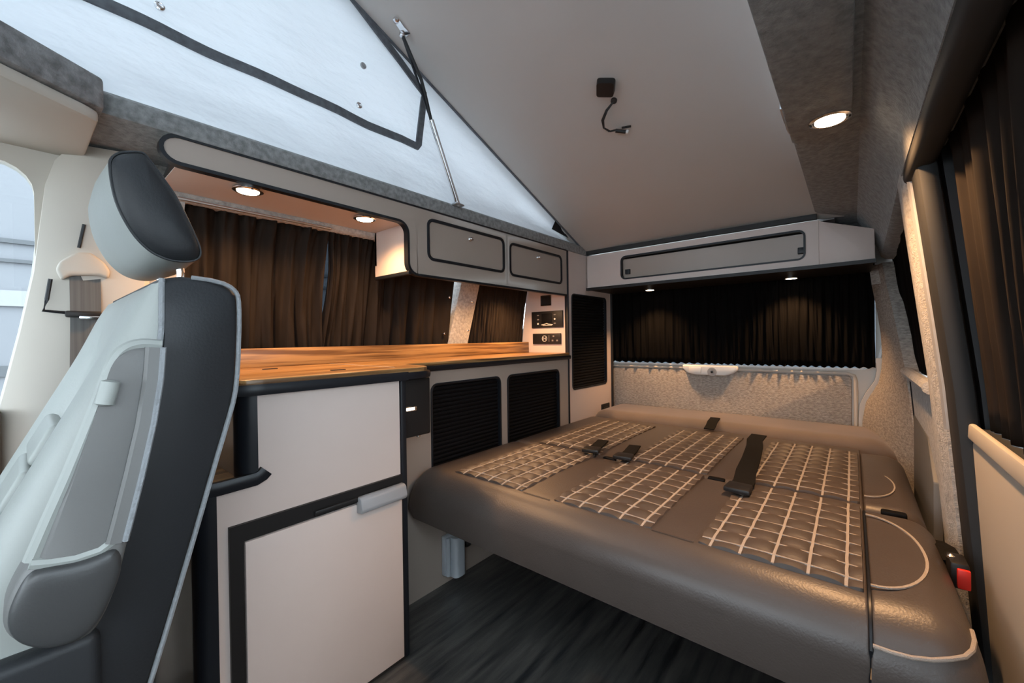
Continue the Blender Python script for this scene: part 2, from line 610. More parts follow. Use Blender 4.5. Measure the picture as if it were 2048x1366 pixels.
# ceiling: carpeted strip on the door side, cab headliner, strips round the roof hole
ce = thing('ceiling', 'carpeted headliner beside the roof opening', None, (-.03, 1.0, .44), kind='structure')
sec = [(-.105, .52), (-.105, .462), (-.098, .458), (-.03, .460), (.0, .464), (.016, .466), (.03, .452), (.045, .430), (.06, .412), (.072, .396), (.080, .375), (.086, .355), (.10, .35), (.14, .36), (.14, .52)]
bm = B()
loft(bm, [[(x, y, z - (.05 * max(0, (x + .09) / .17) * max(0, (y - 1.25) / .7) if z < .5 else 0)) for x, z in sec] for y in (-.5, 0, .4, .8, 1.2, 1.35, 1.5, 1.65, 1.8, 1.95, 2.1)])
obj('side_headliner', bm, 'carpet_dark', ce)
bm = B()          # flat pod that carries the downlight
prism(bm, [(x, y, .447) for x, y in [(-.106, -.45), (-.106, 1.165), (-.06, 1.172), (-.02, 1.165), (-.004, 1.145), (.002, 1.11), (.004, 1.0), (.012, -.45)]], (0, 0, .016), .005)
obj('lamp_pod', bm, 'carpet_dark', ce)
bm = B()
plan = [(-1.30, .095), (-1.052, .102), (-1.04, .085), (-.972, -.015), (-.86, -.16), (-.70, -.26), (-.5, -.30), (-.25, -.28), (-.11, -.2), (.12, -.2), (.12, -1.8), (-1.30, -1.8)]
prism(bm, [(x, y, .430) for x, y in plan], (0, 0, .058), .006)
obj('cab_roof_lip', bm, 'carpet_grey', ce)
bm = B()
plan2 = [(-1.32, .092), (-1.06, .095), (-1.045, .080), (-.978, -.022), (-.866, -.168), (-.70, -.27), (-.5, -.31), (-.25, -.29), (-.11, -.21), (.12, -.21), (.12, -1.8), (-1.32, -1.8)]
prism(bm, [(x, y, .406) for x, y in plan2], (0, 0, .022), .006)
obj('cab_headliner', bm, 'cream', ce)
bm = B()
box(bm, -1.42, -1.16, -1.5, 2.34, .488, .53)
box(bm, -.10, .2, -1.5, 2.34, .522, .55)
box(bm, -1.2, -.05, 1.99, 2.34, .44, .53)
obj('roof_skin', bm, 'outer_skin', ce)

# cab shell round the driver's seat (its windows let the daylight in)
cw = thing('wall_front', 'cream cab trim with door and windscreen openings', None, (-1.36, -.4, FL), kind='structure')
bm = B()


def cabl(z):
    return -1.352 + .12 * (z + .1) if z > -.1 else -1.352


loft(bm, [[(cabl(z) - .05, ya, z), (cabl(z) + .002, ya + .004, z), (cabl(z) + .02, ya + .03, z), (cabl(z) + .034, ya + .075, z), (cabl(z) + .03, yb - .01, z), (cabl(z) + .022, yb, z), (cabl(z) - .05, yb, z)]
          for z, ya, yb in ((.43, .07, .195), (.39, .045, .2), (.34, .032, .2), (.25, .023, .2), (.154, .014, .198), (.03, -.006, .196), (-.083, -.027, .195), (-.2, -.05, .195), (-.5, -.08, .195), (FL, -.08, .195))])
obj('belt_pillar', bm, 'cream', cw)
bm = B()
plate(bm, lambda a, b_, d: Vector((cabl(b_) - .012 - d, a, b_)), (-1.45, .06, -.13, .43), (-1.30, .020, -.128, .374), .055, .03)
obj('window_frame', bm, 'cream', cw)
bm = B()
box(bm, -1.42, -1.30, -1.5, -.03, FL, -.13, .01)
obj('door_trim', bm, 'dash', cw)
bm = B()
plate(bm, lambda a, b_, d: Vector((.15 + d, a, b_)), (-1.5, .0, -.13, .43), (-1.30, -.12, -.128, .374), .055, .03)
box(bm, .15, .2, -1.5, .02, FL, -.13)
obj('passenger_door', bm, 'cream', cw)
bm = B()
box(bm, -1.42, .22, -2.3, -1.75, FL, -.22, .02)
obj('dashboard', bm, 'dash', cw)
bm = B()
prism(bm, [(-1.37, -1.4, -.128), (-1.37, .05, -.128), (-1.32, .05, .38), (-1.32, -1.4, .38)], (-.004, 0, 0))
obj('window_6', bm, 'glass', kind='structure')

# ================================================================== POP-TOP ROOF


def zroof(x, y):
    e = max(0.0, abs(x + .6) - .28)
    return .468 + .398 * (1.93 - y) - .05 * e - .02 * max(0, .9 - y) ** 2


RN = Vector((0, .398, 1)).normalized()
rr = thing('raised_roof', 'smooth grey lining of the raised pop-top roof', 'roof', (-.6, 1.9, .45))
bm = B()
xs = [-1.135, -1.05, -.88, -.6, -.32, -.15, -.02]
ys = [1.965 - .095 * i for i in range(25)]
loft(bm, [[(x, y, zroof(x, y)) for x in xs] + [(x, y, zroof(x, y) + .03) for x in xs[::-1]] for y in ys])
obj('lining', bm, 'roof_lining', rr, smooth=50)
bm = B()          # dark hem where the tent meets the roof
tube(bm, [(-1.092, y, zroof(-1.092, y) - .002) for y in ys[:-1]], .0045, 8)
obj('edge_hem', bm, 'hem', rr)
bm = B()          # hinge seal along the rear edge
sweep(bm, [(-1.10, 1.935, .449), (-.6, 1.935, .449), (-.10, 1.935, .447)], rect(.016, .02), (0, 0, 1))
obj('hinge_seal', bm, 'rubber', rr)

cv = thing('tent_canvas', 'white canvas side of the raised roof with zipped window flap', 'canvas', (-1.09, .8, .48))


def xc(y, z):
    f = (z - .48) / max(.05, zroof(-1.09, y) - .48)
    f = min(max(f, 0), 1)
    return -1.098 - .022 * sin(pi * f) + .004 * sin(17 * y + 9 * z) * sin(pi * f) + .003 * sin(31 * y - 25 * z) * sin(pi * f)


def canv(u_, v_):
    y = 1.93 - 2.28 * u_
    z = .476 + (zroof(-1.09, y) + .004 - .476) * v_
    return (xc(y, z), y, z)


bm = B()
grid(bm, canv, 90, 26)
obj('side_cloth', bm, 'canvas', cv)
bm = B()
grid(bm, lambda u_, v_: (-.075, 1.93 - 2.28 * u_, .5 + (zroof(-.075, 1.93 - 2.28 * u_) + .004 - .5) * v_), 30, 8)
obj('side_cloth', bm, 'canvas', cv)
bm = B()
grid(bm, lambda u_, v_: (-1.095 + 1.02 * u_, -.35, .48 + (zroof(-1.095 + 1.02 * u_, -.35) + .004 - .48) * v_), 12, 12)
obj('front_cloth', bm, 'canvas', cv)


def on_canvas(px, py, off=.006):
    p = P(px, py, x=-1.11)
    return Vector((xc(p.y, p.z) + off, p.y, p.z))


path = []
for (a, b_), n_ in zip((((-120, -142), (190, 0)), ((190, 0), (836, 293)), ((838, 288), (845, 200)), ((845, 190), (690, -8))), (6, 20, 5, 10)):
    path += [on_canvas(a[0] + (b_[0] - a[0]) * i / n_, a[1] + (b_[1] - a[1]) * i / n_) for i in range(n_ + 1)]
pp = [path[0]]
for p in path[1:]:
    if (p - pp[-1]).length > .004:
        pp.append(p)
bm = B()
sweep(bm, pp, rect(.022, .006), (1, 0, 0))
obj('window_flap_border', bm, 'hem', cv)
for px, py in ((320, 10), (728, 130), (722, 208)):
    bm = B()
    c = on_canvas(px, py, 0)
    lathe(bm, c, (1, 0, 0), [(.009, 0), (.009, .004), (.006, .006), (.003, .004)], 14)
    obj('eyelet', bm, 'chrome' if py != 130 else 'grey_plastic', cv)
bm = B()          # dark corner patch near the hinge
prism(bm, [on_canvas(1106, 440, .004), on_canvas(1120, 441, .004), on_canvas(1150, 470, .004), on_canvas(1160, 488, .004), on_canvas(1104, 458, .004)], (.004, 0, 0))
obj('corner_patch', bm, 'black_trim', cv)

# gas strut
p_bot = Vector((-1.075, 1.0, .468))
p_mid = P(862, 240, x=-1.055)
pl0 = Vector((-.9, 1.0, zroof(-.9, 1.0)))
p_top = onplane(806, 62, pl0, RN) - RN * .012
gs = thing('gas_strut', 'silver gas strut holding up the roof beside the canvas', 'strut', p_bot)
bm = B()
tube(bm, [p_bot + Vector((0, 0, .012)), p_mid], .0085, 12)
obj('cylinder', bm, 'chrome', gs)
bm = B()
tube(bm, [p_mid, p_top], .004, 8)
obj('rod', bm, 'black_trim', gs)
bm = B()
box(bm, p_bot.x - .012, p_bot.x + .012, p_bot.y - .02, p_bot.y + .02, .476, .483, .002)
lathe(bm, p_bot + Vector((0, 0, .012)), (0, 0, 1), [(.006, -.006), (.009, 0), (.006, .008)], 10)
obj('lower_mount', bm, 'aluminium', gs)
bm = B()
q = onplane(794, 36, pl0, RN) - RN * .006
q2 = onplane(818, 66, pl0, RN) - RN * .006
sweep(bm, [q, (q + q2) / 2 - RN * .004, q2], rect(.02, .005), RN)
lathe(bm, q, -RN, [(.009, 0), (.008, .008), (.003, .011)], 10)
lathe(bm, p_top, -RN, [(.008, -.012), (.008, .004), (.004, .01)], 10)
obj('upper_mount', bm, 'chrome', gs)
bm = B()          # limp strap that hangs along the rod
mid = (p_mid + p_top) / 2
tube(bm, [p_top, p_top * .75 + p_mid * .25 + Vector((.004, .004, 0)), mid + Vector((.006, .012, 0)), p_top * .25 + p_mid * .75 + Vector((.004, .006, 0)), p_mid], .0055, 8)
obj('strap', bm, 'rubber', gs)

# switch cover and loose wiring under the roof
pr = lambda px, py: onplane(px, py, Vector((-.6, 1.0, zroof(-.6, 1.0))), RN)
c = pr(1212, 171)
ex = (pr(1222, 171) - c).normalized()
ex = (ex - RN * ex.dot(RN)).normalized()
ey = RN.cross(ex)
bm = B()
for k, (d, s_) in enumerate(((0, 1),)):
    pts = [c + ex * a + ey * b_ for a, b_ in rrect(-.028, .028, -.026, .026, .009, 3)]
    pts2 = [c - RN * .02 + ex * a * .93 + ey * b_ * .93 for a, b_ in rrect(-.028, .028, -.026, .026, .009, 3)]
    loft(bm, [pts, pts2])
obj('roof_switch', bm, 'black_plastic', label='small black square switch fixed to the grey roof lining', cat='switch')
lw = thing('loose_wire', 'loose black wire with a connector hanging from the roof lining', 'wire', pr(1228, 200))
hole = pr(1228, 200)
bm = B()
lathe(bm, hole, -RN, [(.010, 0), (.010, .006), (.006, .008)], 12)
obj('grommet', bm, 'rubber', lw)
base = [(1228, 200), (1215, 212), (1208, 228), (1210, 243), (1221, 254), (1235, 257)]
for k in (-1, 1):
    bm = B()
    tube(bm, [pr(px + k * 1.6 * sin(i), py) - RN * (.006 + .022 * sin(pi * min(1, i / 5))) for i, (px, py) in enumerate(base)], .0028, 6)
    obj('lead', bm, 'rubber', lw)
bm = B()
a, b_ = pr(1232, 256) - RN * .012, pr(1253, 258) - RN * .012
tube(bm, [a, a * .7 + b_ * .3, b_], .0065, 8)
tube(bm, [pr(1245, 250) - RN * .012, pr(1263, 246) - RN * .014], .0035, 6)
obj('connector', bm, 'black_plastic', lw)
bm = B()
a = pr(1254, 258) - RN * .012
d = (b_ - pr(1232, 256) + RN * .012).normalized()
lathe(bm, a, d, [(.006, -.003), (.0075, .001), (.006, .006)], 10)
obj('connector_tip', bm, 'white_plastic', lw)

# small catch on the headliner's edge
bm = B()
box(bm, -.112, -.104, 1.0, 1.075, .462, .474, .002)
tube(bm, [(-.108, 1.075, .468), (-.106, 1.10, .458), (-.102, 1.11, .45)], .004, 6)
obj('roof_catch', bm, 'aluminium', label='small metal catch on the edge of the carpeted headliner', cat='catch')

# ================================================================== DOWNLIGHTS


def downlight(c, label, r=.026, power=LAMP_W, tilt=(0, 0, -1), spread=150):
    c = Vector(c)
    t_ = thing('downlight', label, 'light', c, 'round warm downlights')
    ax = Vector(tilt)
    bm = B()
    lathe(bm, c, ax, [(r * .8, -.002), (r * 1.28, 0), (r * 1.28, .003), (r * 1.1, .005), (r * .96, .004)], 28)
    obj('bezel', bm, 'chrome', t_)
    bm = B()
    lathe(bm, c, ax, [(r * .96, .0025), (r * .9, .0055), (r * .5, .0065), (0.0005, .0068)], 28)
    obj('lens', bm, 'lens', t_)
    for s_ in (-1, 1):
        bm = B()
        lathe(bm, c + Vector((s_ * r * 1.12, 0, -.0045)), ax, [(.0028, -.002), (.0028, .001), (.001, .0016)], 8)
        obj('screw', bm, 'black_trim', t_)
    L = bpy.data.lights.new('lamp', 'SPOT')
    L.energy = power
    L.color = WARM
    L.spot_size = radians(spread)
    L.spot_blend = 0.8
    L.shadow_soft_size = .02
    lo = bpy.data.objects.new('lamp', L)
    COL.objects.link(lo)
    lo.parent = t_
    lo.location = (0, 0, -.014)
    return t_


downlight((-1.138, .36, .374), 'downlight under the wooden fascia close to the driver seat headrest')
downlight((-1.141, .675, .374), 'downlight under the fascia beside the end of the overhead cabinet', power=LAMP_W * .75)
downlight((-.825, 2.14, .252), 'downlight under the rear overhead locker near the tall cabinet', r=.022, spread=112)
downlight((-.205, 2.17, .252), 'downlight under the rear overhead locker near the rear pillar', r=.022, spread=112)
downlight((-.033, 1.079, .447), 'downlight in the grey carpeted headliner above the bed', r=.028, power=LAMP_W * 2.4, spread=132)

downlight((-1.165, 1.12, .251), 'downlight under the overhead cabinet above the middle of the worktop', r=.02, power=LAMP_W * .6)
downlight((-1.20, 1.50, .251), 'downlight under the overhead cabinet beside the heater control', r=.02, power=LAMP_W * 1.0)

# ================================================================== KITCHEN
# --- fridge cabinet
fc = thing('fridge_cabinet', 'beige cabinet with black edge posts around the fridge', 'cabinet', (-1.13, .42, FL))
bm = B()
box(bm, XF - .001, XF - .018, .228, .249, FL, -.284)
box(bm, XF - .001, XF - .018, .249, .636, -.354, -.268)
box(bm, XF - .001, XF - .018, .298, .636, -.268, -.1065)
obj('front_panel', bm, 'laminate', fc)
bm = B()
box(bm, -1.35, -.945, .200, .216, FL, -.283)
obj('side_panel', bm, 'laminate_gloss', fc)
bm = B()
box(bm, -1.35, -.945, .271, .287, -.27, -.1065)
obj('side_panel', bm, 'laminate_gloss', fc)
bm = B()
box(bm, -1.35, XF - .006, .634, .650, FL, -.1065)
obj('side_panel', bm, 'black_trim', fc)
bm = B()
box(bm, -1.35, XF - .012, .200, .64, -.285, -.27)
obj('shelf', bm, 'wood', fc)


def qpost(bm, y, z0, z1, w=.03):
    pts = [(XF + .004 - w * (1 - cos(t_)), y + w * (1 - sin(t_)), 0) for t_ in [radians(a_) for a_ in (0, 20, 40, 60, 80, 90)]]
    pts = [(XF + .003, y + w, 0), (XF + .002, y + w * .6, 0), (XF - .003, y + w * .28, 0), (XF - .011, y + .002, 0), (XF - .024, y - .003, 0), (XF - .032, y - .003, 0), (XF - .032, y + w, 0)]
    prism(bm, [(a_, b_, z0) for a_, b_, _ in pts], (0, 0, z1 - z0))


bm = B()
qpost(bm, .199, FL, -.272)
obj('edge_post', bm, 'black_trim', fc)
bm = B()
qpost(bm, .270, -.268, -.1065)
obj('edge_post', bm, 'black_trim', fc)
bm = B()
box(bm, XF - .02, XF + .004, .638, .655, FL, -.1, .004)
obj('edge_post', bm, 'black_trim', fc)
bm = B()          # lip along the open shelf
sweep(bm, [(-1.2, .199, -.274), (-.96, .199, -.274), (-.935, .202, -.274), (-.920, .212, -.274), (-.9155, .23, -.274), (-.9155, .295, -.272), (-.9155, .306, -.267), (-.9155, .313, -.260)], [(-.006, -.013), (.004, -.013), (.007, -.004), (.007, .005), (.004, .012), (-.006, .012)], (0, 0, 1))
obj('shelf_lip', bm, 'black_trim', fc)

# --- fridge
fr = thing('fridge', 'built-in fridge with pinkish beige door and dark frame', 'fridge', (-1.1, .445, -.80))
bm = B()
plate(bm, fx(XF + .007), (.247, .637, FL + .004, -.354), (.270, .634, FL + .010, -.388), .002, .03)
obj('frame', bm, 'black_plastic', fr)
bm = B()
box(bm, XF - .34, XF - .015, .262, .63, -.80, -.362)
obj('cooler_body', bm, 'black_plastic', fr)
fd_ = bm = B()
box(bm, XF - .012, XF + .009, .273, .633, FL + .012, -.391, .0015)
fdoor = obj('door', bm, 'laminate', fr)
bm = B()
box(bm, XF + .007, XF + .016, .405, .627, -.384, -.372, .003)
obj('latch_bar', bm, 'black_plastic', fdoor)
bm = B()
prism(bm, [(XF + .008, .505, -.412), (XF + .030, .505, -.409), (XF + .034, .505, -.400), (XF + .030, .505, -.377), (XF + .022, .505, -.372), (XF + .008, .505, -.372)], (0, .128, 0), .003)
obj('handle', bm, 'grey_plastic', fdoor)

# --- worktop
wt = thing('worktop', 'orange-brown wooden worktop with black edge running behind the seat', 'worktop', (-1.2, 1.0, -.11))
bm = B()
plan = [(-1.346, .255), (-.945, .255), (-.925, .262), (-.914, .28), (-.912, .31), (-.912, .69), (-.916, .715), (-.928, .735), (-.955, .748), (-1.03, .752), (-1.065, .757), (-1.078, .77), (-1.08, .79), (-1.08, YT - .004), (-1.346, YT - .004)]
prism(bm, [(x, y, -.088) for x, y in plan], (0, 0, .014), .003)
obj('top_board', bm, 'wood', wt)
bm = B()
sweep(bm, [(-1.35, .252, -.095), (-.945, .252, -.095), (-.92, .26, -.095), (-.909, .28, -.095), (-.908, .31, -.095), (-.908, .655, -.095)], [(-.012, -.011), (.003, -.011), (.005, -.004), (.005, .004), (.003, .011), (-.012, .011)], (0, 0, 1))
obj('edge_trim', bm, 'black_trim', wt)
bm = B()
sweep(bm, [(-.908, .655, -.095), (-.908, .69, -.095), (-.912, .715, -.095), (-.925, .738, -.095), (-.953, .751, -.095), (-1.03, .755, -.095), (-1.06, .76, -.095), (-1.073, .773, -.095), (-1.076, .79, -.095), (-1.076, YT - .005, -.095)], [(-.012, -.009), (.003, -.009), (.005, -.003), (.005, .004), (.003, .009), (-.012, .009)], (0, 0, 1))
obj('edge_trim', bm, 'black_trim', wt)
bm = B()
box(bm, -1.3465, -1.334, .255, YT - .004, -.074, -.018, .002)
obj('upstand', bm, 'wood', wt)
for (px, py) in ((676, 740), (540, 738)):
    p = P(px, py, z=-.0735)
    bm = B()
    box(bm, p.x - .006, p.x + .006, p.y - .018, p.y + .018, -.075, -.0722, .0008)
    obj('lid_catch', bm, 'black_trim', wt)
bm = B()
sweep(bm, [(-.965, .652, -.0737), (-1.33, .652, -.0737)], rect(.0018, .0006), (0, 0, 1))
obj('joint', bm, 'cream', wt)

# --- USB box on the side of the fridge cabinet
ub = thing('socket_box', 'black box with a lit USB socket under the worktop edge', 'socket box', (-.99, .70, -.275))
bm = B()
box(bm, -1.06, -.945, .6555, .760, -.272, -.1065, .006, 3)
obj('housing', bm, 'black_plastic', ub)
bm = B()
box(bm, -.9455, -.941, .668, .708, -.198, -.184, .002)
obj('socket_rim', bm, 'chrome', ub)
bm = B()
box(bm, -.942, -.9398, .672, .700, -.195, -.187, .001)
obj('socket_light', bm, 'led', ub)
bm = B()
lathe(bm, (-.955, .722, -.272), (0, 0, -1), [(.006, -.002), (.006, .004), (.003, .006)], 10)
obj('screw', bm, 'chrome', ub)


# --- tambour doors
def tambour(parent, x, y0, y1, z0, z1, name='tambour_door'):
    bm = B()
    box(bm, x - .022, x - .016, y0 - .012, y1 + .012, z0 - .012, z1 + .012)
    dn = obj(name, bm, 'tambour', parent)
    pitch = .0148
    n = int((z1 - z0) / pitch) + 1
    bm = B()
    prism(bm, [(x - .018, y0 - .01, z0), (x - .011, y0 - .01, z0 + .002), (x - .009, y0 - .01, z0 + .0065), (x - .011, y0 - .01, z0 + .0125), (x - .018, y0 - .01, z0 + .0142)], (0, y1 - y0 + .02, 0))
    s_ = obj('slat', bm, 'tambour', dn)
    for i in range(1, n):
        copy_part(s_, (0, 0, pitch * i))
    return dn


def gasket(parent, x, hole, r, name='black_edging', w=.008):
    bm = B()
    sweep(bm, [(x, a, b_) for a, b_ in rrect(*hole, r, 5)], [(-w / 2, -.012), (w / 2, -.012), (w / 2, .0025), (0, .004), (-w / 2, .0025)], (1, 0, 0), closed=True)
    return obj(name, bm, 'black_trim', parent)


# --- base unit behind the bed
bu = thing('base_cabinet', 'low beige kitchen cabinet with two black roll shutters beside the bed', 'cabinet', (-1.2, 1.2, FL))
bm = B()
h1, h2 = (.879, 1.229, -.56, -.152), (1.275, 1.657, -.56, -.152)
plate(bm, fx(XD), (.655, 1.252, FL, -.1065), h1, .025, .016)
plate(bm, fx(XD), (1.252, YT - .004, FL, -.1065), h2, .025, .016)
obj('front_panel', bm, 'laminate_gloss', bu)
bm = B()
box(bm, -1.355, -1.34, .655, YT - .004, FL, -.1065)
box(bm, -1.355, XD - .02, .66, YT - .004, FL, FL + .02)
obj('carcass', bm, 'laminate_gloss', bu)
for h in (h1, h2):
    dn = tambour(bu, XD, *h)
    gasket(bu, XD, h, .025)

# --- tall unit
tu = thing('tall_cabinet', 'tall beige cabinet with a black roll shutter in the rear corner', 'cabinet', (-1.2, 1.98, FL))
bm = B()
h3 = (1.783, 2.155, -.262, .222)
plate(bm, fx(XD), (YT + .004, 2.212, FL, .436), h3, .02, .016)
obj('front_panel', bm, 'laminate', tu)
bm = B()
prism(bm, [(XD - .014, YT, FL), (XD - .014, YT, .436), (-1.325, YT, .436), (-1.39, YT, -.09), (-1.38, YT, -.1), (-1.38, YT, FL)], (0, .016, 0))
obj('side_panel', bm, 'laminate', tu)
bm = B()
box(bm, -1.35, XD - .002, 2.198, 2.214, FL, .436)
obj('side_panel', bm, 'laminate', tu)
bm = B()
box(bm, XD - .016, XD + .005, YT - .004, YT + .006, FL, .437, .003)
obj('edge_strip', bm, 'black_trim', tu)
tambour(tu, XD, *h3)
gasket(tu, XD, h3, .02)
bm = B()
box(bm, XD - .01, XD + .006, 2.085, 2.18, -.43, -.378, .003)
so = obj('socket', bm, 'black_plastic', tu)
bm = B()
box(bm, XD + .004, XD + .008, 2.105, 2.16, -.412, -.396, .002)
obj('socket_flap', bm, 'rubber', so)
bm = B()
sweep(bm, [(-1.092, 2.222, FL + .01), (-1.092, 2.222, .26)], rect(.012, .02), (1, 0, 0))  # black strip standing in for the shade in the gap by the tailgate
obj('rear_gap_shade', bm, 'rubber', tu)

# --- control panels on the side of the tall unit
cp = thing('heater_control', 'black heater control panel with small white icons on the tall cabinet', 'control panel', (-1.213, YT, .055))
bm = B()
box(bm, -1.311, -1.116, YT - .008, YT, .055, .140, .002)
obj('panel', bm, 'black_plastic', cp)
bm = B()
box(bm, -1.245, -1.180, YT - .0095, YT - .007, .078, .128, .001)
obj('screen', bm, 'tambour', cp)
for i in range(3):
    for x, mt in ((-1.268, 'print'), (-1.163, 'print')):
        bm = B()
        z = .120 - .022 * i
        if i == 1 and x > -1.2 or i == 2 and x < -1.2:
            lathe(bm, (x, YT - .0078, z), (0, -1, 0), [(.005, 0), (.005, .0012), (.001, .0016)], 10)
            obj('icon', bm, 'print', cp)
        else:
            box(bm, x - .006, x + .006, YT - .0092, YT - .0078, z - .003, z + .003, .001)
            obj('icon', bm, 'print_dim', cp)
bm = B()          # swoosh mark under the screen
sweep(bm, [(-1.246, YT - .0088, .070), (-1.225, YT - .0088, .073), (-1.212, YT - .0088, .077), (-1.205, YT - .0088, .073), (-1.175, YT - .0088, .0695)], rect(.0035, .001), (0, 1, 0))
sweep(bm, [(-1.238, YT - .0088, .0665), (-1.18, YT - .0088, .0665)], rect(.002, .001), (0, 1, 0))
obj('logo', bm, 'print', cp)
sp = thing('power_socket_panel', 'slim black power socket panel under the heater control', 'socket panel', (-1.217, YT, -.03))
bm = B()
box(bm, -1.305, -1.129, YT - .008, YT, -.030, .025, .002)
obj('panel', bm, 'black_plastic', sp)
bm = B()
tube(bm, [(-1.228 + .0145 * cos(t_), YT - .0085, -.0015 + .0145 * sin(t_)) for t_ in [2 * pi * i / 20 for i in range(20)]], .0014, 6, closed=True, up=(0, 1, 0))
obj('socket_ring', bm, 'print', sp)
bm = B()
sweep(bm, [(-1.235, YT - .0085, -.008), (-1.235, YT - .0085, .005), (-1.228, YT - .0085, -.003), (-1.221, YT - .0085, .005), (-1.221, YT - .0085, -.008)], rect(.002, .001), (0, 1, 0))
obj('mark', bm, 'print', sp)
bm = B()
box(bm, -1.201, -1.1985, YT - .009, YT - .0075, -.018, .016)
obj('divider', bm, 'print_dim', sp)
for x, z in ((-1.172, .010), (-1.178, -.012), (-1.15, -.012)):
    bm = B()
    box(bm, x - .005, x + .005, YT - .009, YT - .0075, z - .004, z + .004, .001)
    obj('icon', bm, 'print_dim', sp)
sw = thing('dimmer_switch', 'small black switch with chrome rim tucked under the overhead cabinet', 'switch', (-1.216, YT, .168))
bm = B()
plate(bm, fy(YT - .008), (-1.250, -1.184, .168, .222), (-1.245, -1.189, .173, .218), .004, .01)
obj('rim', bm, 'chrome', sw)
bm = B()
box(bm, -1.246, -1.188, YT - .005, YT, .172, .219)
obj('rocker', bm, 'black_plastic', sw)

# --- overhead cabinet with the long fascia
oc_ = thing('overhead_cabinet', 'beige overhead cabinet with two black-edged lift doors and long fascia', 'cabinet', (-1.19, 1.0, .21))
Y0 = .80
d1_, d2_ = (.876, 1.262, .272, .405), (1.303, 1.692, .266, .397)
bm = B()
plate(bm, fx(XD), (Y0 + .03, 1.283, .213, .437), d1_, .022, .016)
plate(bm, fx(XD), (1.283, YT - .006, .213, .437), d2_, .022, .016)
# fascia with the rounded end and the fillet into the cabinet
fas = [(XD, .80 + .03, .437)]
fas += [(XD, .22 + .032 * cos(t_), .408 + .029 * sin(t_)) for t_ in [radians(90 + 18 * i) for i in range(11)]]
fas += [(XD, .76, .376)] + [(XD, .76 + .035 * sin(t_), .341 + .035 * cos(t_)) for t_ in [radians(15 * i) for i in range(1, 7)]]
fas += [(XD, .795, .25)] + [(XD, .832 - .037 * cos(t_), .25 - .037 * sin(t_)) for t_ in [radians(15 * i) for i in range(1, 7)]]
prism(bm, fas, (-.016, 0, 0))
obj('fascia', bm, 'laminate_gloss', oc_)
bm = B()
sweep(bm, [(XD, p[1], p[2]) for p in fas[1:]] + [(XD, 1.2, .213), (XD, YT - .008, .213)], [(-.004, -.017), (.004, -.017), (.004, .003), (-.004, .003)], (1, 0, 0))
sweep(bm, [(XD, .22, .437), (XD, YT - .008, .437)], [(-.004, -.017), (.004, -.017), (.004, .003), (-.004, .003)], (1, 0, 0))
obj('black_edging', bm, 'black_trim', oc_)
bm = B()
box(bm, -1.30, XD - .016, .215, Y0 + .01, .378, .388)
obj('soffit', bm, 'laminate', oc_)
bm = B()
sweep(bm, [(-1.292, .225, .374), (-1.292, .225, .386), (XD - .02, .212, .386)], rect(.01, .012), (0, 0, 1))
obj('soffit_end', bm, 'black_trim', oc_)
bm = B()
box(bm, -1.29, XD - .016, Y0, Y0 + .014, .222, .378)
obj('end_panel', bm, 'laminate', oc_)
bm = B()
box(bm, -1.29, XD - .004, Y0 - .002, Y0 + .012, .212, .224, .002)
obj('end_edging', bm, 'black_trim', oc_)
bm = B()
box(bm, -1.29, XD - .016, Y0 + .012, YT - .006, .252, .262)
obj('bottom_panel', bm, 'laminate', oc_)
bm = B()
box(bm, -1.29, -1.28, Y0, YT - .006, .262, .437)
obj('back_panel', bm, 'laminate', oc_)
for k, h in enumerate((d1_, d2_)):
    gasket(oc_, XD, h, .022, 'door_edging', .010)
    bm = B()
    pts = rrect(h[0] + .006, h[1] - .004, h[2] + .004, h[3] - .004, .018, 5)
    prism(bm, [(XD - .002, a_, b_) for a_, b_ in pts], (-.012, 0, 0), .001, 1)
    dd = obj('lift_door', bm, 'laminate_gloss', oc_)
    bm = B()
    ky, kz = ((1.072, .372), (1.497, .365))[k]
    lathe(bm, (XD - .002, ky, kz), (1, 0, 0), [(.008, 0), (.008, .003), (.0055, .006), (.0075, .012), (.006, .016), (.001, .017)], 16)
    obj('knob', bm, 'chrome', dd)

# --- rear overhead locker
rl = thing('rear_locker', 'beige overhead locker across the tailgate with long recessed shelf opening', 'cabinet', (-.5, 2.1, .25))
YL = 1.933
bm = B()
hz = (-.890, -.139, .292, .403)
plate(bm, fy(YL), (-1.083, -.095, .262, .433), hz, .022, .016)
obj('front_panel', bm, 'laminate', rl)
bm = B()
prism(bm, [(-.095, YL, .262), (-.095, YL, .433), (-.085, YL, .425), (.062, YL - .012, .370), (.064, YL - .012, .262)], (0, .016, 0), .002)
obj('end_front', bm, 'laminate', rl)
bm = B()
sweep(bm, [(a_, YL, b_) for a_, b_ in rrect(*hz, .022, 5)], [(-.0035, -.0025), (.0035, -.0025), (.0035, .014), (-.0035, .014)], (0, 1, 0), closed=True)
obj('black_edging', bm, 'black_trim', rl)
bm = B()
box(bm, hz[0] - .01, hz[1] + .01, YL + .020, YL + .032, .282, .393)
obj('recess_board', bm, 'laminate_gloss', rl)
bm = B()
box(bm, -1.083, .05, YL + .12, YL + .13, .262, .425)
obj('back_panel', bm, 'black_plastic', rl)
for x in (-.862, -.150):
    bm = B()
    box(bm, x - .012, x + .012, YL + .008, YL + .022, .315, .340, .002)
    obj('hinge', bm, 'black_trim', rl)
bm = B()
sweep(bm, [(-1.083, YL - .004, .256), (-.09, YL - .004, .256), (.066, YL - .016, .256)], rect(.018, .014), (0, 0, 1))
obj('bottom_edging', bm, 'black_plastic', rl)
bm = B()
box(bm, -1.083, .06, YL, 2.235, .2535, .262)
obj('bottom_panel', bm, 'black_plastic', rl)

# ================================================================== CURTAINS


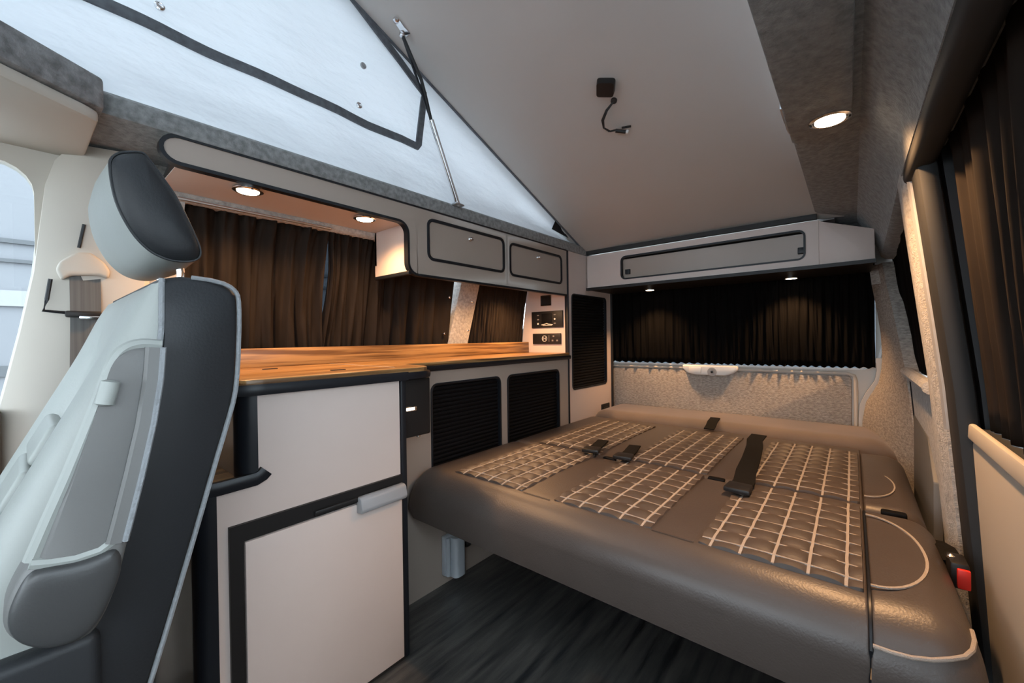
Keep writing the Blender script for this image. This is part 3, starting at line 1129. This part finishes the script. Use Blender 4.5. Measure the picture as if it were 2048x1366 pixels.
def curtain(name, label, y0, y1, ztop, zbot, xf, n, amp, seed, m_='curtain', squeeze=None, side=1, axis='x', wbot=0.0):
    rnd = random.Random(seed)
    ks = [(n, amp, rnd.random() * 6), (n * 1.7, amp * .45, rnd.random() * 6), (n * .6, amp * .5, rnd.random() * 6), (n * 2.9, amp * .25, rnd.random() * 6)]

    def f(u_, v_):
        z = ztop + (zbot - ztop) * v_
        uu = squeeze(u_, v_) if squeeze else u_
        y = y0 + (y1 - y0) * uu
        w = .55 + .45 * v_
        d = sum(a_ * sin(2 * pi * k * (u_ + .012 * sin(3 * v_ + k)) + ph) for k, a_, ph in ks) * w
        d += (amp * .5) * (1 + sin(2 * pi * n * 2.2 * u_ + 1)) * max(0, 1 - v_ * 8)
        zz = z + (wbot * sin(2 * pi * n * u_ + ks[0][2]) if v_ > .98 else 0)
        if axis == 'x':
            return (xf(z) + side * (d + amp * 1.2), y, zz)
        return (y, xf(z) - d - amp * 1.2, zz)
    t_ = thing(name, label, 'curtain', (f(.5, 1)[0], f(.5, 1)[1], zbot))
    bm = B()
    grid(bm, f, int(max(60, n * 14)), 14)
    c_ = obj('cloth', bm, m_, t_, smooth=60)
    sm = c_.modifiers.new('thick', 'SOLIDIFY')
    sm.thickness = .0015
    return t_


def rod_for(t_, pts, r=.004):
    bm = B()
    tube(bm, pts, r, 8)
    obj('curtain_wire', bm, 'aluminium', t_)


c1 = curtain('window_curtain', 'loosely pleated dark brown curtain behind the driver headrest', .205, .648, .362, -.062, lambda z: xl(z) - .022, 8, .014, 3,
             squeeze=lambda u_, v_: u_ * (1 - .03 * sin(pi * v_)) if u_ > .5 else u_)
rod_for(c1, [(-1.287, .21, .362), (-1.287, .64, .362)])
curtain('window_curtain', 'dark brown curtain with tight folds at its edge beside the overhead cabinet', .650, 1.215, .362, -.062, lambda z: xl(z) - .020, 11, .012, 5,
        squeeze=lambda u_, v_: (u_ ** 1.7 * .9 + .1 * u_) + (.022 * sin(pi * (v_ ** .8)) - .05 * max(0, v_ - .3)) * (1 - u_) ** 3)
curtain('window_curtain', 'small finely pleated dark curtain between the left pillar and heater control', 1.285, 1.738, .30, -.062, lambda z: xl(z) - .012, 22, .005, 8, 'curtain')
curtain('tailgate_curtain', 'black tailgate curtain half hanging beside the tall cabinet', -1.115, -.570, .30, -.142, lambda z: YB - .016, 13, .005, 11, 'curtain_black', axis='y', wbot=.004)
curtain('tailgate_curtain', 'black tailgate curtain half hanging beside the rear pillar', -.576, .072, .30, -.142, lambda z: YB - .016, 22, .005, 12, 'curtain_black', axis='y', wbot=.004,
        squeeze=lambda u_, v_: u_ - .0 * v_)
curtain('side_curtain', 'plain black curtain over the rear side window by the locker end', 1.36, 2.22, .37, -.125, lambda z: xr(z) + .03, 5, .002, 15, 'curtain_black', side=-1)
c2 = curtain('door_curtain', 'brown pleated curtain drawn part way across the sliding door window', .38, 1.17, .41, -.177, lambda z: xr(z) + .066, 10, .008, 17, 'curtain', side=-1, squeeze=lambda u_, v_: u_ + (1 - u_) * .30 * v_ ** .7)  # front of the window left bare, unseen, so daylight reaches the fridge

# studs that hold the curtain ends to the pillar
for i, (px, py) in enumerate(((896, 595), (886, 667), (941, 604), (933, 661))):
    p = P(px, py, x=-1.325)
    xw = xl(p.z) + .0205 if i % 2 == 0 or True else 0
    p = P(px, py, x=xw - .012)
    bm = B()
    lathe(bm, (xl(p.z) - .004, p.y, p.z), (1, 0, 0), [(.002, 0), (.002, .016), (.0055, .018), (.0055, .024), (.003, .027)], 10)
    obj('curtain_stud', bm, 'chrome', label=('upper chrome stud at the pillar edge by the wide brown curtain', 'lower chrome stud at the pillar edge by the wide brown curtain', 'upper chrome stud at the pillar edge by the small pleated curtain', 'lower chrome stud at the pillar edge by the small pleated curtain')[i], cat='stud', group='curtain studs on the left pillar')

# ================================================================== BED
ZB = -.407
bed = thing('bed', 'folded-out brown leather bench bed with cream diamond-free grid stitching', 'bed', (-.47, 1.3, -.6))
bed['label'] = 'folded-out dark leather bench bed with cream grid stitching'


def cushion(bm, x0, x1, y0, y1, zt, zb_, rf=.06, rb=.03, rl_=.03, rr_=.03, nu=40, nv=40, crown=.006):
    """pad with big soft edges, as a closed grid"""
    def ease(s, L, r0, r1):
        d = 0
        if s < r0:
            d = (1 - sqrt(max(0, 1 - (1 - s / r0) ** 2))) * r0
        elif s > L - r1:
            d = (1 - sqrt(max(0, 1 - (1 - (L - s) / r1) ** 2))) * r1
        return d

    def dist(n_, L, r0, r1):
        o_ = []
        for i in range(n_ + 1):
            t_ = i / n_
            if t_ < .25:
                o_.append(r0 * (1 - cos(t_ / .25 * pi / 2)))
            elif t_ > .75:
                o_.append(L - r1 * (1 - cos((1 - t_) / .25 * pi / 2)))
            else:
                o_.append(r0 + (L - r0 - r1) * (t_ - .25) / .5)
        return o_
    Lx, Ly = x1 - x0, y1 - y0
    sx, sy = dist(nu, Lx, rl_, rr_), dist(nv, Ly, rf, rb)
    top = []
    for a_ in sx:
        row = []
        for c_ in sy:
            z = zt - max(ease(a_, Lx, rl_, rr_), 0) - max(ease(c_, Ly, rf, rb), 0) + crown * sin(pi * a_ / Lx) * sin(pi * c_ / Ly)
            z = max(z, zb_ + .02)
            row.append(bm.verts.new((x0 + a_, y0 + c_, z)))
        top.append(row)
    for i in range(nu):
        for j in range(nv):
            bm.faces.new((top[i][j], top[i + 1][j], top[i + 1][j + 1], top[i][j + 1]))
    ring = [top[i][0] for i in range(nu + 1)] + [top[nu][j] for j in range(1, nv + 1)] + [top[i][nv] for i in range(nu - 1, -1, -1)] + [top[0][j] for j in range(nv - 1, 0, -1)]
    low = []
    for v in ring:
        co = v.co.copy()
        cx_, cy_ = (x0 + x1) / 2, (y0 + y1) / 2
        low.append(bm.verts.new((co.x + (.006 if co.x < cx_ else -.006), co.y + (.012 if co.y < cy_ else -.006), zb_)))
    n_ = len(ring)
    for i in range(n_):
        bm.faces.new((ring[i], ring[(i + 1) % n_], low[(i + 1) % n_], low[i]))
    bm.faces.new(low[::-1])
    bmesh.ops.recalc_face_normals(bm, faces=bm.faces[:])
    return bm


XS = .018            # seam between the quilted seats and the outer bolster
YJ = 1.255           # joint between seat and backrest pads
bm = B()
cushion(bm, -1.07, XS, .768, YJ, ZB + .002, -.56, .075, .022, .05, .006)
obj('seat_cushion', bm, 'leather', bed)
bm = B()
cushion(bm, XS, .135, .762, YJ - .01, ZB + .004, -.56, .085, .03, .006, .05)
obj('seat_cushion', bm, 'leather', bed)
bm = B()
cushion(bm, -1.07, XS, YJ + .001, 1.92, ZB + .002, -.54, .022, .05, .05, .006)
obj('back_cushion', bm, 'leather', bed)
bm = B()
cushion(bm, XS, .128, YJ + .012, 1.86, ZB + .004, -.54, .03, .06, .006, .05)
obj('back_cushion', bm, 'leather', bed)
bm = B()
box(bm, -1.0, .09, .93, 1.85, -.60, -.545, .006)
obj('base_frame', bm, 'black_plastic', bed)
for y in (1.45, 1.75):
    for x in (-.98, .07):
        bm = B()
        box(bm, x - .03, x + .03, y - .04, y + .04, FL, -.59, .004)
        obj('leg', bm, 'grey_plastic' if x < 0 else 'black_plastic', bed)
bm = B()
tube(bm, [(-1.05, .784, -.558), (XS, .784, -.558), (.12, .78, -.558)], .004, 6)
obj('lower_piping', bm, 'seat_mid', bed)

PIT = .0495


def quilt(x0, x1, y0, y1, nx, seed, left_drop=0.0):
    """raised quilted panel and its grid of cream thread"""
    def base(x, y):
        z = ZB + .0045
        if y < y0 + .03:
            z -= .006 * (1 - (y - y0) / .03)
        if left_drop and x < x0 + .07:
            z -= left_drop * ((x0 + .07 - x) / .07) ** 2
        z += .004 * sin(pi * (x - x0) / (x1 - x0))
        return z
    px_ = (x1 - x0) / nx
    ny = max(1, int(round((y1 - y0 - .03) / PIT)))
    py_ = (y1 - y0 - .03) / ny
    lx = [x0 + px_ * (i + .5) for i in range(nx)]
    ly = [y0 + .03 + py_ * j for j in range(ny)]

    def puff(x, y):
        fxx = abs(sin(pi * (x - lx[0]) / px_))
        fyy = abs(sin(pi * (y - ly[0]) / py_))
        return .0075 * (fxx * fyy) ** .45
    bm = B()
    mg = .004

    def f(u_, v_):
        x, y = x0 + (x1 - x0) * u_, y0 + (y1 - y0) * v_
        z = base(x, y) + puff(x, y)
        if u_ in (0, 1) or v_ in (0, 1):
            z = ZB - .03
        return (x, y, z)
    grid(bm, f, nx * 10, (ny + 1) * 8)
    q_ = obj('quilted_panel', bm, 'quilt_leather', bed, smooth=70)
    bm = B()
    rn = random.Random(seed)
    for x in lx:
        sweep(bm, [(x + .0006 * rn.uniform(-1, 1), y, base(x, y) + .0022) for y in [y0 + .006 + (y1 - y0 - .014) * i / 30 for i in range(31)]], rect(.0046, .0022), (0, 0, 1))
    for y in ly:
        sweep(bm, [(x, y + .0006 * rn.uniform(-1, 1), base(x, y) + .0020) for x in [x0 + .006 + (x1 - x0 - .012) * i / 18 for i in range(19)]], rect(.0034, .0022), (0, 0, 1))
    obj('stitching', bm, 'thread', q_)


for (xa, xb, nx, ld) in ((-.972, -.668, 6, .02), (-.575, -.322, 5, 0), (-.238, XS - .002, 5, 0)):
    quilt(xa, xb, .834, YJ - .008, nx, 1, ld)
    quilt(xa, xb, YJ + .012, 1.80, nx, 2, ld)
# soft side roll along the kitchen
bm = B()
# outer bolster stitching
zb2 = ZB + .007


def arc(cx, cy, rx_, ry_, a0, a1, n_=24):
    return [(cx + rx_ * cos(radians(a0 + (a1 - a0) * i / n_)), cy + ry_ * sin(radians(a0 + (a1 - a0) * i / n_))) for i in range(n_ + 1)]


def zbol(x, y):
    L_ = .117
    a_ = x - XS
    d = 0
    if a_ > L_ - .05:
        d = (1 - sqrt(max(0, 1 - (1 - (L_ - a_) / .05) ** 2))) * .05
    if y < .762 + .085:
        d += (1 - sqrt(max(0, 1 - (1 - (y - .762) / .085) ** 2))) * .085
    return ZB + .0065 - d


bm.free()
bm = B()
sweep(bm, [(x, y, zbol(x, y) + .003) for x, y in arc(XS + .002, 1.02, .078, .165, -90, 90)], rect(.0042, .0025), (0, 0, 1))
obj('bolster_stitching', bm, 'thread', bed)
bm = B()
sweep(bm, [(x, y, zbol(x, y) + .003) for x, y in arc(XS + .002, 1.45, .062, .13, -90, 40)], rect(.0032, .0025), (0, 0, 1))
obj('bolster_stitching', bm, 'thread', bed)
bm = B()          # piping round the front corner
sweep(bm, [(x, y, zbol(x, y)) for x, y in ((XS + .002, .772), (.04, .772), (.06, .773), (.08, .776), (.098, .782), (.112, .792), (.121, .808), (.126, .83), (.128, .86))], circ(.003, 8), (0, 0, 1))
obj('corner_piping', bm, 'thread', bed)
bm = B()
tube(bm, [(XS, .778, -.55), (XS, .766, -.49)] + [(XS, y, zbol(XS, y) - .003) for y in (.770, .778, .79, .81, .83, .85, 1.0, 1.1, 1.22)], .0028, 6)
obj('seam', bm, 'black_trim', bed)
for x in (-.62, -.28):
    bm = B()
    sweep(bm, [(x - .045, .835, ZB + .0055), (x + .04, .835, ZB + .0055)], rect(.002, .001), (0, 0, 1))
    obj('cross_seam', bm, 'quilt_leather', bed)

# belt slots and seat belts on the bed
for x, y in ((-.30, 1.262), (.07, 1.262), (-.63, 1.262)):
    bm = B()
    box(bm, x - .022, x + .022, y - .010, y + .010, ZB - .012, ZB + .003, .004)
    obj('belt_slot', bm, 'tambour', bed)


def bed_belt(label, pts, w=.046, buckle=True):
    t_ = thing('seat_belt', label, 'seat belt', pts[0])
    bm = B()
    sweep(bm, pts, rect(w, .004), (0, 0, 1))
    obj('webbing', bm, 'webbing', t_)
    if buckle:
        bm = B()
        a_, c_ = Vector(pts[0]), Vector(pts[1])
        d_ = (c_ - a_).normalized()
        s_ = d_.cross(Vector((0, 0, 1))).normalized()
        p0_ = a_ - d_ * .018
        prism(bm, [p0_ + s_ * .03 - Vector((0, 0, .004)), p0_ - s_ * .03 - Vector((0, 0, .004)), a_ + d_ * .03 - s_ * .027 - Vector((0, 0, .004)), a_ + d_ * .03 + s_ * .027 - Vector((0, 0, .004))], (0, 0, .013), .004)
        obj('buckle', bm, 'black_plastic', t_)
    return t_


ZS = ZB + .022
bed_belt('long black seat belt lying on the bed between two quilted seats', [(-.222, 1.14, ZS), (-.219, 1.20, ZS + .004), (-.232, 1.30, ZS + .004), (-.245, 1.45, ZS), (-.262, 1.62, ZS), (-.275, 1.70, ZS + .004), (-.27, 1.76, ZS + .012)], .05)
bed_belt('short black belt buckle on the seat seam beside the middle quilted seat', [(-.565, 1.225, ZS), (-.575, 1.30, ZS), (-.60, 1.40, ZS - .004)], .04)
bed_belt('short black belt buckle on the quilted seat next to the kitchen', [(-.685, 1.235, ZS), (-.70, 1.31, ZS), (-.725, 1.4, ZS - .004)], .04)
# rear mattress
rm = thing('rear_mattress', 'brown suede filler cushion between the bed and the tailgate', 'cushion', (-.45, 2.08, -.56))
bm = B()
cushion(bm, -1.06, .125, 1.922, 2.24, -.382, -.54, .06, .04, .05, .08)
obj('pad', bm, 'suede', rm)
bed_belt('short black strap folded over the front of the rear filler cushion', [(-.47, 1.86, ZB + .012), (-.472, 1.90, ZB + .018), (-.475, 1.94, ZB + .03), (-.478, 1.99, -.374), (-.48, 2.01, -.372)], .04, False)
# buckle beside the bed
bk = thing('belt_buckle', 'black belt buckle with a red release button beside the bed', 'buckle', (.15, 1.13, -.5))
pb = P(1918, 1150, y=1.06)
bm = B()
box(bm, pb.x - .012, pb.x + .012, 1.05, 1.10, pb.z - .022, pb.z + .024, .004)
obj('body', bm, 'black_plastic', bk)
bm = B()
box(bm, pb.x - .004, pb.x + .0125, 1.044, 1.052, pb.z - .018, pb.z + .016, .002)
obj('release_button', bm, 'red', bk)
bm = B()
sweep(bm, [(pb.x, 1.10, pb.z), (pb.x - .006, 1.16, pb.z + .004), (pb.x - .012, 1.25, pb.z - .02)], rect(.03, .012), (0, 0, 1))
obj('stalk', bm, 'webbing', bk)
bm = B()
lathe(bm, (pb.x - .008, 1.075, pb.z + .022), (0, 0, 1), [(.006, 0), (.006, .004), (.002, .007)], 10)
obj('bolt', bm, 'chrome', bk)

# aluminium rail bracket at the kitchen base
br = thing('table_bracket', 'ribbed aluminium table leg bracket on the cabinet under the bed', 'bracket', (-1.06, .92, -.80))
pa, pb_ = P(890, 1100, x=-1.075), P(918, 1100, x=-1.05)
yb0 = pa.y
bm = B()
box(bm, XD + .001, XD + .018, yb0 - .004, yb0 + .085, -.81, -.675, .003)
obj('back_plate', bm, 'anodised', br)
bm = B()
loft(bm, [[(XD + .030 + a_, yb0 + .042 + c_, z) for a_, c_ in rrect(-.022, .022, -.026, .026, .016, 4)] for z in (-.815, -.68)])
obj('socket_tube', bm, 'anodised', br)
bm = B()
loft(bm, [[(XD + .022 + a_, yb0 + .008 + c_, z) for a_, c_ in circ(.008, 10)] for z in (-.81, -.68)])
obj('rib', bm, 'anodised', br)
bm = B()
lathe(bm, (XD + .03, yb0 + .075, -.72), (0, 1, 0), [(.014, 0), (.018, .006), (.018, .018), (.012, .022)], 12)
kn = obj('clamp_knob', bm, 'black_plastic', br)
bm = B()
lathe(bm, (XD + .045, yb0 + .105, -.72), (0.4, 1, 0), [(.003, -.02), (.003, 0), (.006, .001), (.006, .008), (.002, .01)], 10)
obj('clamp_screw', bm, 'chrome', kn)

# ================================================================== DRIVER SEAT
st = thing('driver_seat', 'grey leather driver seat with pale front, dark sides and folded-up armrest', 'seat', (-.93, -.05, FL))
XI, XO = -.70, -1.155          # inboard and outboard faces


def yfront(z):
    return .031 + .47 * (z + .1) if z < -.02 else .0686 + .40 * (z + .02)


rear = [(.187, .086), (.200, .078), (.206, .06), (.205, .0), (.200, -.07), (.188, -.12), (.174, -.17), (.143, -.284), (.099, -.439), (.06, -.56), (.03, -.62)]
rear = [tuple(p) for p in cr(rear, 3)]


def shell_ring(x, k):
    """closed side outline, k shrinks it towards its middle"""
    top = [(.118, .086), (.14, .092), (.165, .091)]
    seam = [(.118, .086), (.117, .03), (.116, 0), (.105, -.07), (.088, -.15), (.069, -.24), (.045, -.32), (.0, -.45), (-.04, -.56), (-.06, -.62)]
    pts = top + rear + seam[::-1][:-1]
    cy = sum(p[0] for p in pts) / len(pts)
    out_ = []
    for y, z in pts:
        yy = y + (-.008 * k if y > .1 + .35 * (z + .1) else .004 * k)
        zz = z - (.008 * k if z > .07 else 0)
        out_.append((x, yy, zz))
    return out_


bm = B()
loft(bm, [shell_ring(XI + .004, 1.0), shell_ring(XI, .55), shell_ring(XI - .004, .15), shell_ring(XI - .012, 0), shell_ring(XO + .012, 0), shell_ring(XO + .004, .15), shell_ring(XO, 1)])
obj('backrest_shell', bm, 'seat_dark', st, smooth=50)

# pale front: bolsters and centre, lofted across the width
zs = [.085, .06, .02, -.02, -.07, -.12, -.18, -.24, -.30, -.38, -.46, -.55, -.62]


def seam_y(z):
    tab = [(.086, .118), (.03, .117), (0, .116), (-.07, .105), (-.15, .088), (-.24, .069), (-.32, .045), (-.45, 0), (-.62, -.06)]
    for (z1, y1), (z2, y2) in zip(tab, tab[1:]):
        if z <= z1 and z >= z2:
            return y1 + (y2 - y1) * (z1 - z) / (z1 - z2)
    return tab[0][1] if z > 0 else tab[-1][1]


W = XI - XO
prof = [(0.0, 1.0), (0.0, .75), (.006, .45), (.02, .15), (.05, .0), (.09, .0), (.125, .12), (.14, .42), (.16, .5), (.23, .5), (.30, .5), (.32, .42), (.335, .12), (.37, .0), (.405, .0), (.435, .15), (.449, .45), (.455, .75), (.455, 1.0)]
bm = B()
rings = []
for z in zs:
    row = []
    for s_, d_ in prof:
        f0, f1 = yfront(z) - .004, seam_y(z)
        mid_ = .35 < s_ / W < .65
        dd_ = d_
        if z > -.02 and .1 < s_ < .36:
            dd_ = d_ * max(0, (-.02 - z) / .1 + 1)
        if z > .07 and d_ < .6:
            dd_ = max(d_, .45)
        row.append((XI - s_, f0 + (f1 - f0) * dd_ * (1 if d_ >= .75 or d_ < .13 else .8), z if z < .08 else .085 - .006 * (dd_ < .9)))
    rings.append(row)
loft(bm, rings, closed=False)
fc_ = obj('front_cushion', bm, 'seat_pale', st, smooth=70)
sd = fc_.modifiers.new('smooth', 'SUBSURF')
sd.levels = 2
sd.render_levels = 2
for i in range(6):       # ribbed pads down the centre
    z0 = -.115 - .058 * i
    bm = B()
    t_ = .47
    yf = lambda z: yfront(z) + .016
    prism(bm, [(XI - .15, yf(z0), z0), (XI - .15, yf(z0 - .052), z0 - .052), (XO + .15, yf(z0 - .052), z0 - .052), (XO + .15, yf(z0), z0)], (0, -.016, .006), .007, 3)
    obj('ribbed_pad', bm, 'seat_pale', st)
bm = B()                 # light piping along the rear edge
tube(bm, [(XI - .001, y + .001, z) for y, z in [(.15, .0905), (.172, .089)] + rear], .0032, 8, up=(1, 0, 0))
obj('piping', bm, 'seat_thread', st)
bm = B()
tube(bm, [(XI + .001, seam_y(z) + .001, z) for z in (.086, .05, .02, -.02, -.07, -.15, -.24, -.32, -.45)], .0035, 8, up=(1, 0, 0))
obj('piping', bm, 'seat_thread', st)

# armrest folded up along the side
XA0, XA1 = -.692, -.640
apx = [(232, 720), (255, 697), (285, 688), (325, 690), (330, 705), (322, 800), (300, 900), (275, 1020), (252, 1115), (240, 1160), (215, 1225), (180, 1275), (120, 1302), (60, 1303), (20, 1285), (5, 1255), (12, 1215), (40, 1160), (62, 1128), (100, 1040), (140, 950), (185, 840), (212, 770)]
arm = [P(u_, v_, x=XA1) for u_, v_ in apx]
bm = B()


def armring(x, k):
    c_ = sum(arm, Vector()) / len(arm)
    return [(x, p.y + (c_.y - p.y) * k, p.z + (c_.z - p.z) * k * .25) for p in cr(arm, 3, True)]


loft(bm, [armring(XA0, .0), armring(XA1 - .014, .0), armring(XA1 - .005, .06), armring(XA1, .22), ])
ar = obj('armrest', bm, 'seat_mid', st, smooth=50)
bm = B()
tube(bm, [(XA1 - .008, p.y, p.z) for p in cr([arm[i] for i in (18, 19, 20, 21, 22, 0, 1, 2, 3)], 3)], .0065, 8, up=(1, 0, 0))
obj('front_edge', bm, 'seat_pale', ar)
bm = B()
tube(bm, [(XA1 - .004, p.y, p.z) for p in [P(u_, v_, x=XA1) for u_, v_ in ((60, 1130), (100, 1127), (150, 1119), (200, 1102), (232, 1078))]], .006, 8, up=(1, 0, 0))
obj('elbow_edge', bm, 'seat_pale', ar)
bm = B()
el = [P(u_, v_, x=XA1) for u_, v_ in ((65, 1135), (130, 1128), (195, 1112), (240, 1085), (248, 1130), (236, 1165), (212, 1225), (178, 1272), (120, 1298), (62, 1299), (24, 1282), (10, 1254), (16, 1218), (42, 1165))]
ce_ = sum(el, Vector()) / len(el)
loft(bm, [[(XA1 - .012, p.y, p.z) for p in el], [(XA1 + .002, p.y, p.z) for p in el], [(XA1 + .007, p.y + (ce_.y - p.y) * .12, p.z + (ce_.z - p.z) * .12) for p in el], [(XA1 + .009, p.y + (ce_.y - p.y) * .5, p.z + (ce_.z - p.z) * .5) for p in el]])
ec = obj('elbow_cap', bm, 'seat_elbow', ar, smooth=60)
sd = ec.modifiers.new('smooth', 'SUBSURF')
sd.levels = sd.render_levels = 2
bm = B()
st_pts = [P(u_, v_, x=XA1) for u_, v_ in ((308, 695), (303, 760), (288, 850), (265, 950), (242, 1040), (230, 1085))]
sweep(bm, [(XA1 - .001, p.y, p.z) for p in st_pts], [(-.008, -.006), (.008, -.006), (.008, .003), (.005, .006), (-.005, .006), (-.008, .003)], (1, 0, 0))
obj('rear_strip', bm, 'seat_mid', ar)
bm = B()
tube(bm, [(XA1 + .005, p.y + .008, p.z) for p in st_pts], .003, 6, up=(1, 0, 0))
obj('strip_stitching', bm, 'seat_thread', ar)
k0, k1 = P(222, 762, x=XA1 + .004), P(208, 810, x=XA1 + .004)
bm = B()
lathe(bm, k0, (k1 - k0), [(.004, -.001), (.0085, .001), (.0085, (k1 - k0).length - .001), (.004, (k1 - k0).length + .001)], 12)
obj('adjuster_knob', bm, 'seat_pale', ar)

# headrest
hpx = [(219, 322), (228, 310), (245, 304), (282, 304), (298, 318), (325, 355), (352, 394), (378, 445), (400, 495), (399, 516), (380, 524), (350, 523), (322, 515), (296, 500), (270, 474), (248, 440), (232, 405), (223, 370), (219, 340)]
XH0, XH1 = -.775, -1.06
hp = cr([P(u_, v_, x=XH0) for u_, v_ in hpx], 3, True)
hc = sum(hp, Vector()) / len(hp)


def hring(x, k):
    return [(x, p.y + (hc.y - p.y) * k, p.z + (hc.z - p.z) * k) for p in hp]


hd = thing('tmp', 'x', 'x', (0, 0, 0))
bpy.data.objects.remove(hd)
bm = B()
loft(bm, [hring(XH0, .03), hring(XH0 - .004, 0), hring(XH0 - .09, -.05), hring((XH0 + XH1) / 2, -.07), hring(XH1 + .09, -.05), hring(XH1 + .004, 0), hring(XH1, .03)])
hr = obj('headrest', bm, 'seat_pale', st, smooth=50)
bm = B()
loft(bm, [hring(XH0 - .002, .02), hring(XH0 + .004, .05), hring(XH0 + .012, .25), hring(XH0 + .016, .6), hring(XH0 + .017, .9)])
obj('side_panel', bm, 'seat_dark', hr, smooth=60)
bm = B()
tube(bm, [Vector(p) for p in hring(XH0 + .001, .012)], .0018, 6, closed=True, up=(1, 0, 0))
obj('piping', bm, 'seat_thread' if False else 'seat_dark', hr)
for x in (-.84, -.99):
    p0_, p1_ = P(374, 552, x=-.80), P(372, 515, x=-.80)
    bm = B()
    tube(bm, [(x, p0_.y, .07), (x, p0_.y, p0_.z + .01), (x, p1_.y - .004, p1_.z + .03)], .0055, 10)
    pg = obj('headrest_post', bm, 'chrome', hr)
    bm = B()
    lathe(bm, (x, p0_.y, .086), (0, 0, 1), [(.012, 0), (.012, .006), (.008, .010)], 12)
    obj('post_collar', bm, 'black_plastic', pg)
# seat pan, base and pedestal
bm = B()
cushion(bm, XO + .0, XI - .0, -.60, .03, -.40, -.52, .07, .04, .06, .06, 24, 24, .0)
obj('seat_cushion', bm, 'seat_dark', st)
bm = B()
box(bm, XI - .01, XI + .022, -.22, .055, -.58, -.335, .012, 4)
obj('hinge_cover', bm, 'seat_dark', st)
bm = B()
box(bm, XO + .01, XI - .01, -.5, .06, -.60, -.50, .03, 4)
obj('seat_frame', bm, 'seat_dark', st)
bm = B()
box(bm, XO + .06, XI - .07, -.42, .02, FL, -.59, .01)
obj('pedestal', bm, 'dash', st)

# ================================================================== SEAT BELT ON THE PILLAR
sb = thing('shoulder_belt', 'cream belt guide with grey webbing on the cab pillar', 'seat belt', (-1.31, .09, -.6))
XPB = -1.30
g = [P(u_, v_, x=XPB) for u_, v_ in ((110, 540), (118, 525), (150, 507), (180, 507), (208, 528), (219, 545), (214, 560), (196, 553), (140, 553), (122, 562))]
bm = B()
prism(bm, g, (.022, 0, 0), .006, 3)
obj('guide_cover', bm, 'cream', sb)
bm = B()
a_, c_ = P(138, 552, x=XPB), P(200, 552, x=XPB)
w_ = c_.y - a_.y
ym = (a_.y + c_.y) / 2
sweep(bm, [(XPB + .008, ym, a_.z + .012), (XPB + .010, ym, a_.z - .04), (XPB + .006, ym, a_.z - .1), (XPB + .002, ym - .005, -.2), (XPB, ym - .01, -.6)], rect(w_, .004), (1, 0, 0))
obj('webbing', bm, 'webbing_grey', sb)
bm = B()
e0, e1 = P(130, 625, x=XPB + .012), P(198, 632, x=XPB + .012)
box(bm, XPB + .004, XPB + .018, e0.y, e1.y + .004, e1.z - .004, e0.z + .004, .003)
obj('belt_tongue', bm, 'black_plastic', sb)
bm = B()
box(bm, XPB + .016, XPB + .0215, e0.y + .02, e1.y, e1.z - .008, e1.z - .001, .001)
obj('tongue_plate', bm, 'chrome', sb)
bm = B()
pp = [P(u_, v_, x=-1.312) for u_, v_ in ((165, 455), (155, 500), (100, 560), (93, 600), (86, 622), (130, 626))]
sl = [(cabl(p.z) + .034, p.y, p.z) for p in pp]
tube(bm, sl[:2], .0028, 6)
obj('height_slot', bm, 'black_trim', sb)
bm = B()
tube(bm, sl[2:], .0035, 6)
obj('height_slot', bm, 'black_trim', sb)

# ================================================================== OUTSIDE THE CAB WINDOW
bm = B()
box(bm, -30, 30, -30, 30, -1.35, -1.30)
obj('ground_outside', bm, 'concrete', kind='structure')
fa = thing('building_outside', 'pale grey building seen through the driver side window', 'building', (-7.6, 0, -1.3))
bm = B()
box(bm, -9, -7.4, -9, 9, -1.3, 4.6)
obj('wall', bm, 'facade', fa)
for z, h_, m_ in ((1.17, .05, 'facade_dark'), (.95, .04, 'facade_dark'), (.45, .18, 'facade_band'), (-.35, .12, 'facade_dark')):
    bm = B()
    box(bm, -7.42, -7.36, -9, 9, z, z + h_)
    obj('band', bm, m_, fa)
